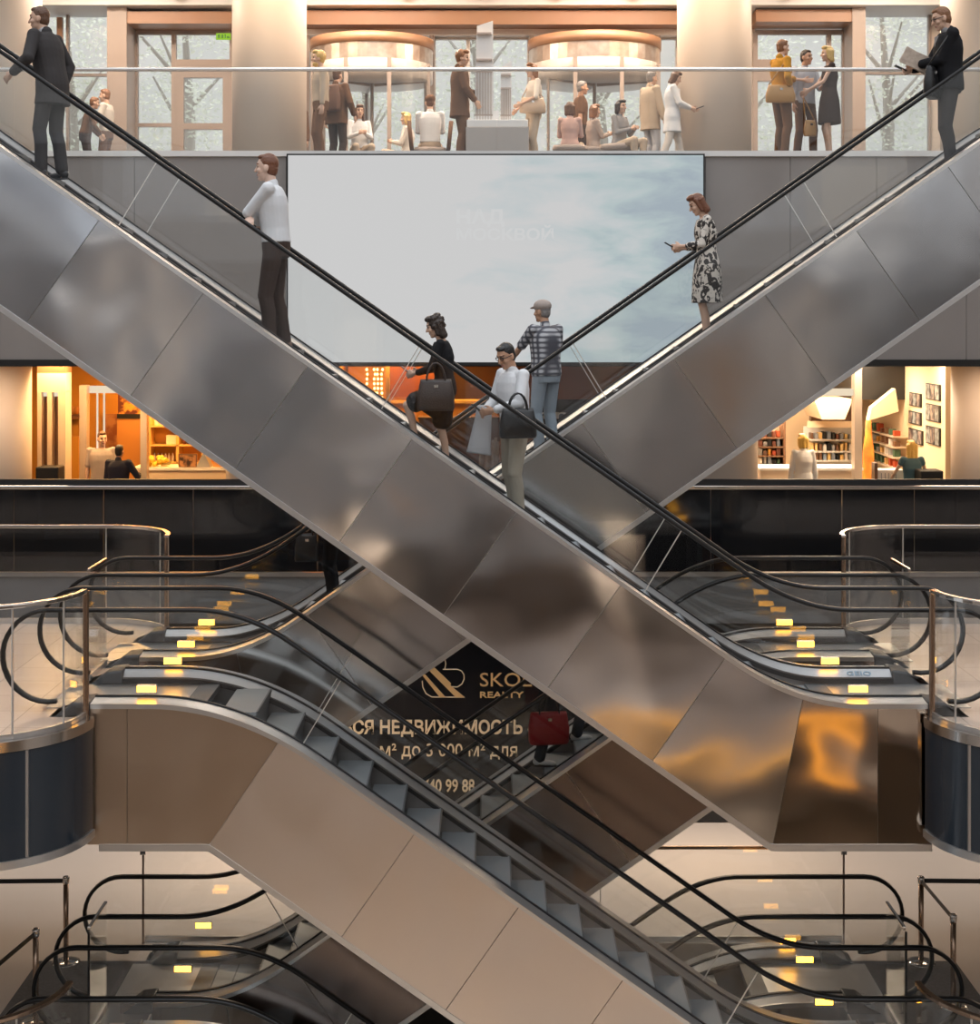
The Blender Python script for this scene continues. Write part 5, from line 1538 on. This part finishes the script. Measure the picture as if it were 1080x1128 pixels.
def tread(e, X):
    """height of the tread actually under X"""
    best = None
    for o in ESC[e][0].children:
        if o.name.startswith('step') and abs(o.location.x - X) < .19:
            if best is None or o.location.z > best: best = o.location.z
    return best if best is not None else stepz(e, X, 1)

FV = .0085
# ---- on the front escalator, up from the lower right
p1 = person('person in a charcoal suit near the top of the front escalator, leaning on the rail', -4.28, YCA + .05, tread('A', -4.28), 1.70, 160, ('jacket', 'charcoal', 1., .74, 'lightgrey'), ('trousers', 'charcoal'), ('short', 'brown'), lean=11, hy=18, hp=-4,
            la=(.26, .30, 1.03), ra=(.02, -.20, .93), rpole=(-.5, -1, -.1), lf=(.05, .11, .08), rf=(-.05, -.10, .08), vox=FV)
p2 = person('person in a white shirt and dark trousers with folded arms on the front escalator', -2.06, YCA - .2, tread('A', -2.06), 1.90, 176, ('shirt', 'white'), ('trousers', 'darkbrown'), ('short', 'auburn'), 'pale', lean=5, hy=-4, hp=-3,
            la=(.17, -.12, 1.14), ra=(.20, .12, 1.17), lpole=(.9, .6, -.5), rpole=(.9, -.6, -.5), shoes='brown', lf=(.03, .1, .08), rf=(-.06, -.09, .08), vox=FV)
zA = tread('A', -.42); zB = tread('A', -.78)
p3 = person('person in a black top and skirt stepping up the front escalator with a handbag', -.44, YCA - .05, zA, 1.56, 176, ('tee', 'black', .92), ('skirt', 'black', .37), ('wavy', 'dark'), 'fair', 'f', lean=5, hp=14, hy=4,
            la=(.33, .06, 1.10), ra=(.30, -.10, 1.12), lf=(.30, .09, .36), rf=(-.02, -.09, .08), lpole=(-.4, .7, -.7), rpole=(-.4, -.6, -.7), shoes='beige', vox=FV)
phone(p3['wl'].lerp(p3['wr'], .5) + Vector((-.03, 0, .03)), 'dark phone held by the person in black on the front escalator', 175, 40)
handbag(p3['el'] + Vector((.05, -.05, -.10)), .36, .30, .16, LEAB, 'dark brown handbag hanging from the forearm of the person in black', 4, hm=LEAB)
p4 = person('person in a white shirt and khaki trousers looking at a phone on the front escalator', .24, YCA - .02, tread('A', .24), 1.78, 212, ('shirt', 'white'), ('trousers', 'khaki'), ('short', 'black'), 'tan', lean=4, hp=22, hy=10,
            la=(.30, .10, 1.10), ra=(.28, -.10, 1.08), lpole=(-.5, .8, -.5), rpole=(-.5, -.7, -.6), lf=(.02, .1, .08), rf=(-.08, -.1, .08), vox=FV, extra={'glasses': 1})
phone(p4['wl'].lerp(p4['wr'], .5) + Vector((-.05, 0, .04)), 'small dark phone in the hands of the person in khaki trousers', 196, 40)
handbag(p4['el'] + Vector((-.02, -.09, -.04)), .36, .28, .15, LEA, 'boxy black handbag on the forearm of the person in khaki trousers', 8)
cj = thing('folded_coat', 'grey coat draped over the arm of the person in khaki trousers', 'coat', tuple(p4['wl']))
bm = B()
c0 = p4['er'].lerp(p4['wr'], .7) + Vector((0, 0, .02))
loft(bm, [(c0 + Vector((.0, 0, .03)), Vector((1, 0, 0)), Vector((0, 1, 0)), .075, .06), (c0 + Vector((-.02, -.0, -.12)), Vector((1, 0, 0)), Vector((0, 1, 0)), .085, .055), (c0 + Vector((-.05, -.0, -.34)), Vector((1, 0, 0)), Vector((0, 1, 0)), .11, .05), (c0 + Vector((-.06, -.0, -.44)), Vector((1, 0, -.15)).normalized(), Vector((0, 1, 0)), .125, .04)])
link('drape', bake(bm, .012, 2), CL['lightgrey'], cj)
# ---- on the escalator behind
p5 = person('person in a black and white print dress with a phone on the rear escalator', 2.39, YCB - .05, tread('B', 2.39), 1.72, 180, ('none', 'print', .82), ('dress', 'print', .50), ('bob', 'auburn'), 'fair', 'f', lean=4, hp=24,
            la=(.30, .06, 1.13), ra=(.28, -.08, 1.11), shoes='beige', vox=FV, lpole=(-.5, .5, -.7), rpole=(-.5, -.5, -.7), lf=(.02, .08, .08), rf=(-.03, -.08, .08))
phone(p5['wl'].lerp(p5['wr'], .5) + Vector((-.05, 0, .03)), 'dark phone held by the person in the print dress', 180, 30)
p6 = person('person in a dark leather jacket holding papers at the top of the rear escalator', 5.05, YCB - .05, tread('B', 5.05), 1.84, 178, ('jacket', 'black', 1., .86, 'grey'), ('trousers', 'charcoal'), ('short', 'ginger'), 'fair', lean=2, hp=16, extra={'glasses': 1},
            la=(.30, -.02, 1.14), ra=(.36, -.12, 1.10), lpole=(-.7, .6, -.4), rpole=(-.5, -.6, -.6), lf=(.0, .1, .08), rf=(-.06, -.1, .08), vox=FV, fat=1.25)
phone(p6['wr'] + Vector((-.05, 0, .04)), 'small phone in the hand of the person in the leather jacket', 178, 25)
np_ = thing('newspaper', 'folded newspaper under the arm of the person in the leather jacket', 'newspaper', tuple(p6['wl']))
bm = B(); c0 = p6['wl'] + Vector((.06, -.06, .04))
for k_ in range(3):
    b2 = B(); box(b2, -.19, .19, -.006 + .013 * k_, .006 + .013 * k_, -.09, .09)
    bmesh.ops.transform(b2, matrix=Matrix.Translation(c0) @ Matrix.Rotation(R(24 + 3 * k_), 4, 'Y'), verts=b2.verts)
    tm = bpy.data.meshes.new('t'); b2.to_mesh(tm); bm.from_mesh(tm); b2.free(); bpy.data.meshes.remove(tm)
obj('pages', bm, mat('newsprint', (.55, .45, .36), .7, vary=(18, .3), c2=(.42, .33, .27)), np_)
handbag(p6['hip'] + Vector((-.22, -.12, .16)), .34, .34, .14, LEA, 'black shoulder bag at the hip of the person in the leather jacket', 60, strap=p6['sl'] + Vector((0, -.03, .06)), handles=False)
p7 = person('person in a plaid shirt and cap seen from behind on the rear escalator', .62, YCB, tread('B', .62), 1.72, 128, ('shirt', 'plaid', .42, .90), ('trousers', 'denim'), ('short', 'grey'), 'tan', lean=3, hy=14, hp=0, extra={'cap': 'taupe'},
            la=(.42, .22, 1.02), ra=(.30, -.34, 1.0), vox=FV, fat=1.15)
p8 = person('person in black low on the rear escalator, mostly hidden behind the front one', -1.72, YCB, tread('B', -1.72), 1.74, 180, ('jacket', 'black', 1., .78, 'black'), ('trousers', 'black'), ('short', 'dark'), lean=2, la=(.22, .22, .98), ra=(.0, -.25, .82), vox=.011)
handbag(p8['wl'] + Vector((0, -.02, -.06)), .26, .30, .12, LEA, 'black bag carried by the person in black low on the rear escalator', 10)
p9 = person('person in a grey shirt, dark jeans and white trainers going up with a red bag', .72, YCB, tread('D', .62), 1.74, 8, ('shirt', 'greyshirt', 1., .88), ('trousers', 'darkdenim'), ('short', 'dark'), 'tan', lean=4, la=(.05, .28, .84), ra=(-.06, -.25, .80), lf=(.26, .1, .30), rf=(-.20, -.1, .09), shoes='white', vox=.011, rcurl=1.0)
handbag(p9['wr'] + Vector((-.06, -.02, -.16)), .44, .34, .18, REDB, 'big red bag carried by the person in dark jeans behind the handrails', 8, hm=LEA, taper=.92)
# ---- left and right shops
person('person in a taupe T-shirt facing out of the left shop', PX(112, 26.9), 26.9, 0, 1.80, -80, ('tee', 'taupe', .4), ('trousers', 'charcoal'), ('short', 'brown'), hy=20, hp=5, fat=1.1)
person('person in a dark navy jacket with the back turned in the left shop', PX(131, 26.2), 26.2, 0, 1.62, 80, ('jacket', 'navy', 1., .8), ('trousers', 'black'), ('short', 'black'), 'tan', ra=(.3, -.25, 1.2))
person('person in a white top with golden hair at the right shop table', PX(885, 27.3), 27.3, 0, 1.72, 95, ('shirt', 'white'), ('trousers', 'beige'), ('bob', 'yellow'), sex='f')
person('person with long blonde hair and a teal top before the right shop', PX(1005, 26.3), 26.3, 0, 1.68, 92, ('tee', 'teal', .12), ('trousers', 'black'), ('long', 'yellow'), sex='f', la=(.25, .3, 1.05), ra=(.3, -.22, 1.1))
# ---- top gallery
def top(label, px, Y, H, face, *a, **kw):
    return person(label, PX(px, Y), Y, Z2, H, face, *a, **kw)
g1 = top('person in an off-white T-shirt standing behind the top railing at the far left', 117, 28.0, 1.68, 175, ('tee', 'offwhite', .4), ('trousers', 'brown'), ('short', 'ginger'), la=(.25, .2, 1.0))
g2 = top('person in dark brown clothes behind the railing left of the off-white T-shirt', 94, 27.4, 1.48, 20, ('shirt', 'brown'), ('trousers', 'darkbrown'), ('short', 'ginger'), lean=14, la=(.3, .15, .95), ra=(.3, -.15, .95))
g3 = top('person in an open dark brown suit and white shirt beside the left column, facing out', 325, 28.6, 1.64, -88, ('jacket', 'brown', 1., .74, 'white'), ('trousers', 'brown'), ('short', 'brown'), ra=(.28, -.22, 1.18))
bm = B()
g4 = top('person with blond hair and pale shirt right of the left column', 353, 24.5, 1.76, 196, ('shirt', 'beige'), ('trousers', 'brown'), ('full', 'blond'), hy=-10, extra={'beard': 'blond'}, ra=(.0, -.24, .85))
g5 = top('person in dark clothes with a rucksack next to the blond one', 371, 25.6, 1.66, 60, ('jacket', 'brown', 1., .8), ('trousers', 'darkbrown'), ('short', 'brown'), ra=(.15, -.26, .95), fat=1.2)
bm.free()
rk = handbag(g5['sr'].lerp(g5['sl'], .5) + Vector((-.06, -.16, .02)), .30, .42, .16, mat('brown_rucksack', (.14, .07, .045), .7), 'brown rucksack on the back of the person beside the blond one', -30, handles=False, name='rucksack')
g6 = top('person in a white blouse with long brown hair sitting above the video wall', 396, 26.5, 1.62, -75, ('shirt', 'white'), ('trousers', 'beige'), ('long', 'brown'), sex='f', drop=.46, lf=(.42, .1, .08), rf=(.42, -.1, .08), la=(.28, .05, .75), ra=(.28, -.05, .75))
g7 = top('person with pale blond hair sitting low behind the left revolving door glass', 449, 27.0, 1.6, 170, ('shirt', 'offwhite'), ('trousers', 'beige'), ('bob', 'blond'), sex='f', drop=.50, lf=(.42, .1, .08), rf=(.42, -.1, .08), la=(.28, .05, .7), ra=(.28, -.05, .7))
g8 = top('person in white with a brown cap sitting between dark chair wings', 474, 26.0, 1.72, 92, ('shirt', 'white'), ('trousers', 'beige'), ('short', 'brown'), drop=.44, lf=(.42, .1, .08), rf=(.42, -.1, .08), extra={'cap': 'brown'}, la=(.28, .05, .75), ra=(.28, -.05, .75))
g9 = top('person in a dark brown jacket looking right, left of the white tower models', 507, 24.5, 1.77, 10, ('jacket', 'brown', 1., .72, 'beige'), ('trousers', 'brown'), ('full', 'ginger'), hp=6, hy=-15, la=(.3, .1, 1.1), ra=(.2, -.2, .95))
g10 = top('person in a pale top with a sand shoulder bag right of the white tower models', 588, 25.2, 1.68, 200, ('tee', 'offwhite', .5), ('trousers', 'beige'), ('bob', 'ginger'), sex='f', la=(.28, .2, 1.05), ra=(.2, -.25, 1.0))
handbag(g10['hip'] + Vector((-.02, -.20, .20)), .42, .24, .14, SANDB, 'sand-coloured shoulder bag right of the white tower models', 5, strap=g10['sr'] + Vector((0, 0, .05)), handles=False)
g11 = top('person in a dark T-shirt walking right before the right revolving door', 640, 27.2, 1.70, 5, ('tee', 'brown', .42), ('trousers', 'darkbrown'), ('short', 'grey'), 'tan', la=(.2, .2, .85), ra=(-.05, -.25, .85), lf=(.2, .1, .09), rf=(-.2, -.1, .1))
for i, (px, Y, hr, tp, lab) in enumerate(((628, 25.6, 'brown', 'pink', 'person in pink sitting low beneath the walker in the dark T-shirt'), (654, 25.9, 'ginger', 'taupe', 'person in taupe sitting low right of the one in pink'), (683, 25.4, 'dark', 'grey', 'person in grey sitting low beneath the right revolving door'))):
    top(lab, px, Y, 1.6, 80 - 60 * i, ('shirt', tp), ('trousers', 'beige'), ('bob', hr), sex='f', drop=.52, lf=(.42, .1, .08), rf=(.42, -.1, .08), la=(.28, .05, .7), ra=(.28, -.05, .7))
g12 = top('person in a beige jacket left of the one in a white coat', 717, 26.0, 1.68, 30, ('jacket', 'beige', 1., .74, 'white'), ('trousers', 'lightgrey'), ('short', 'grey'), ra=(.1, -.25, .9))
g13 = top('person in a white coat walking right past the right column and reading a phone', 741, 25.4, 1.60, 5, ('jacket', 'white', 1., .66, 'white'), ('trousers', 'offwhite'), ('bob', 'brown'), sex='f', hp=20, la=(.36, .08, 1.1), ra=(.30, -.1, 1.08), lf=(.24, .1, .09), rf=(-.22, -.1, .1))
phone(g13['wl'] + Vector((.05, 0, .03)), 'phone held by the person in the white coat', 5, 20)
g14 = top('person in a mustard jacket with a tan shoulder bag, left one of the three talking', 861, 23.75, 1.80, 25, ('jacket', 'mustard', .75, .92, 'white'), ('trousers', 'brown'), ('short', 'ginger'), sex='f', la=(.38, -.02, 1.18), ra=(.05, -.2, .95), lf=(.03, .12, .08), rf=(-.03, -.12, .08))
handbag(g14['hip'] + Vector((-.05, -.20, .12)), .44, .26, .14, TANB, 'tan shoulder bag of the person in the mustard jacket', 4, strap=g14['sr'] + Vector((.02, -.02, .05)), handles=False)
g15 = top('person in a light grey shirt and brown trousers, middle one of the three talking', 887, 24.1, 1.70, -65, ('shirt', 'greyshirt', .7, .90), ('trousers', 'brown'), ('short', 'dark'), 'tan', hy=20, la=(.30, .10, 1.12), ra=(.05, -.25, .85), lf=(.04, .13, .08), rf=(-.04, -.13, .08))
g16 = top('person with blonde hair in a sleeveless dark dress, right one of the three talking', 914, 23.75, 1.70, 178, ('none', 'brown', .08), ('dress', 'darkbrown', .55), ('bob', 'blond'), 'fair', 'f', la=(.34, .12, 1.06), ra=(.34, -.05, 1.04), shoes='black')
handbag(g16['wr'] + Vector((.12, .05, -.36)), .20, .24, .10, TANB, 'small brown bag hanging between the grey shirt and the dark dress', 20, strap=g16['wr'], handles=False)
# low lounge chairs behind the railing
def lounge(px, Y, lab, face, wings=False):
    q = thing('lounge_seat', lab, 'seat', (PX(px, Y), Y, Z2), R(face))
    bm = B(); loft(bm, [(Vector((0, 0, z)), Vector((0, 1, 0)), Vector((1, 0, 0)), w_, w_) for z, w_ in ((.30, .24), (.35, .28), (.41, .26))], 20, 3.); obj('seat', bm, CL['taupe'], q, smooth=True, world=False)
    if wings:
        for s_ in (-1, 1):
            bm = B(); loft(bm, [(Vector((-.10, s_ * (.30 + (z - .4) * .1), z)), Vector((1, 0, 0)), Vector((0, 1, 0)), w_, .035) for z, w_ in ((.38, .20), (.62, .22), (.84, .08))], 16, 2.6); obj('armrest', bm, CL['brown'], q, smooth=True, world=False)
    for a in (45, 135, 225, 315):
        bm = B(); tube(bm, [(.18 * math.cos(R(a)), .18 * math.sin(R(a)), .32), (.24 * math.cos(R(a)), .24 * math.sin(R(a)), 0)], .014, 8); obj('leg', bm, M['frame'], q, world=False)
lounge(396, 26.55, 'low seat under the person in the white blouse', -75)
lounge(449, 27.05, 'low seat under the person with pale blond hair', 170)
lounge(474, 25.95, 'low brown winged seat under the person with the brown cap', 92, True)
lounge(628, 25.6, 'low seat under the person in pink', 80)
lounge(654, 25.9, 'low seat under the sitting person in taupe', 20)
lounge(683, 25.4, 'low seat under the sitting person in grey', -40)
# ------------------------------------------------------------------ light
w = bpy.data.worlds.new('sky'); SC.world = w; w.use_nodes = True
nt = w.node_tree; nt.nodes.clear()
wo = N(nt, 'ShaderNodeOutputWorld'); bg = N(nt, 'ShaderNodeBackground', Strength=1.0)
tc = N(nt, 'ShaderNodeTexCoord'); sp = N(nt, 'ShaderNodeSeparateXYZ')
rp = N(nt, 'ShaderNodeValToRGB')
rp.color_ramp.elements[0].position = .45; rp.color_ramp.elements[0].color = (.40, .40, .39, 1)
rp.color_ramp.elements[1].position = 1.; rp.color_ramp.elements[1].color = (2.1, 2.2, 2.35, 1)
e = rp.color_ramp.elements.new(.64); e.color = (.78, .79, .80, 1)
e = rp.color_ramp.elements.new(.52); e.color = (.70, .70, .69, 1)
mr = N(nt, 'ShaderNodeMapRange'); mr.inputs['From Min'].default_value = -1.; mr.inputs['From Max'].default_value = 1.
nt.links.new(tc.outputs['Generated'], sp.inputs[0]); nt.links.new(sp.outputs[2], mr.inputs[0]); nt.links.new(mr.outputs[0], rp.inputs[0])
nt.links.new(rp.outputs[0], bg.inputs[0]); nt.links.new(bg.outputs[0], wo.inputs[0])

def area(name, loc, sx, sy, power, c, target=None, spread=None):
    l = bpy.data.lights.new(name, 'AREA'); l.shape = 'RECTANGLE'; l.size = sx; l.size_y = sy; l.energy = power; l.color = c
    if spread: l.spread = R(spread)
    o = bpy.data.objects.new(name, l); COL.objects.link(o); o.location = loc
    d = (Vector(target) - Vector(loc)) if target else Vector((0, 0, -1))
    o.rotation_euler = d.to_track_quat('-Z', 'Y').to_euler()
    return o
WARM = (1., .62, .30); PEACH = (1., .74, .52); ORANGE = (1., .45, .10)
# unseen fill lights added to tint the top floor warm
for x in (-7, -2.3, 2.3, 7):
    area('lobby_lamp', (x, 26.8, 10.1), 2.2, 1.2, 250, (1., .82, .66))
for x in (-3.6, 0, 3.7):
    area('lobby_front_lamp', (x, 24.3, 10.15), 2.4, .6, 95, (1., .74, .50))  # fill added in front to warm the columns
# shop lamps of the middle floor are set up beside the shops
# unseen fill lights added to brighten the ground floor and opposite gallery
for x in (-9, -3, 3, 9):
    area('ground_lamp', (x, 21.4, -1.2), 1.5, .6, 66, PEACH)
    area('opposite_ground_lamp', (x, -7, -1.15), 2., 1., 60, (1., .84, .68))
    area('opposite_middle_lamp', (x, -9, 4.9), 2., 1., 120, (1., .92, .84))
area('shop_lamp_left', (-5.6, 29.2, 2.98), 2.6, 1.6, 210, ORANGE)
area('shop_lamp_left_front', (-6.4, 26.6, 2.98), 2.4, .6, 170, (1., .6, .25))
area('shop_lamp_middle', (-1.4, 27.3, 2.98), 2.6, .8, 80, ORANGE)
area('shop_lamp_right', (5.9, 29.6, 2.98), 2.6, 2.0, 370, (1., .78, .56))
area('shop_lamp_right_front', (6.6, 27.2, 2.98), 2.0, .6, 110, (1., .74, .48))
area('gallery_lamp', (-7.3, 24.2, 2.98), 1.2, .4, 30, (1., .72, .5))
area('gallery_lamp', (7.4, 24.2, 2.98), 1.2, .4, 30, (1., .72, .5))

sun = bpy.data.lights.new('sun', 'SUN'); sun.energy = 1.1; sun.angle = R(1.5); sun.color = (1., .97, .92)
so = bpy.data.objects.new('sun', sun); COL.objects.link(so); so.rotation_euler = Vector((.15, -.75, -1.)).to_track_quat('-Z', 'Y').to_euler()

for x in (-6, -2, 2, 6):
    area('basement_lamp', (x, -2.5, -4.25), 2., 1., 130, (1., .80, .60))  # unseen fill added so the lower steel mirrors less black
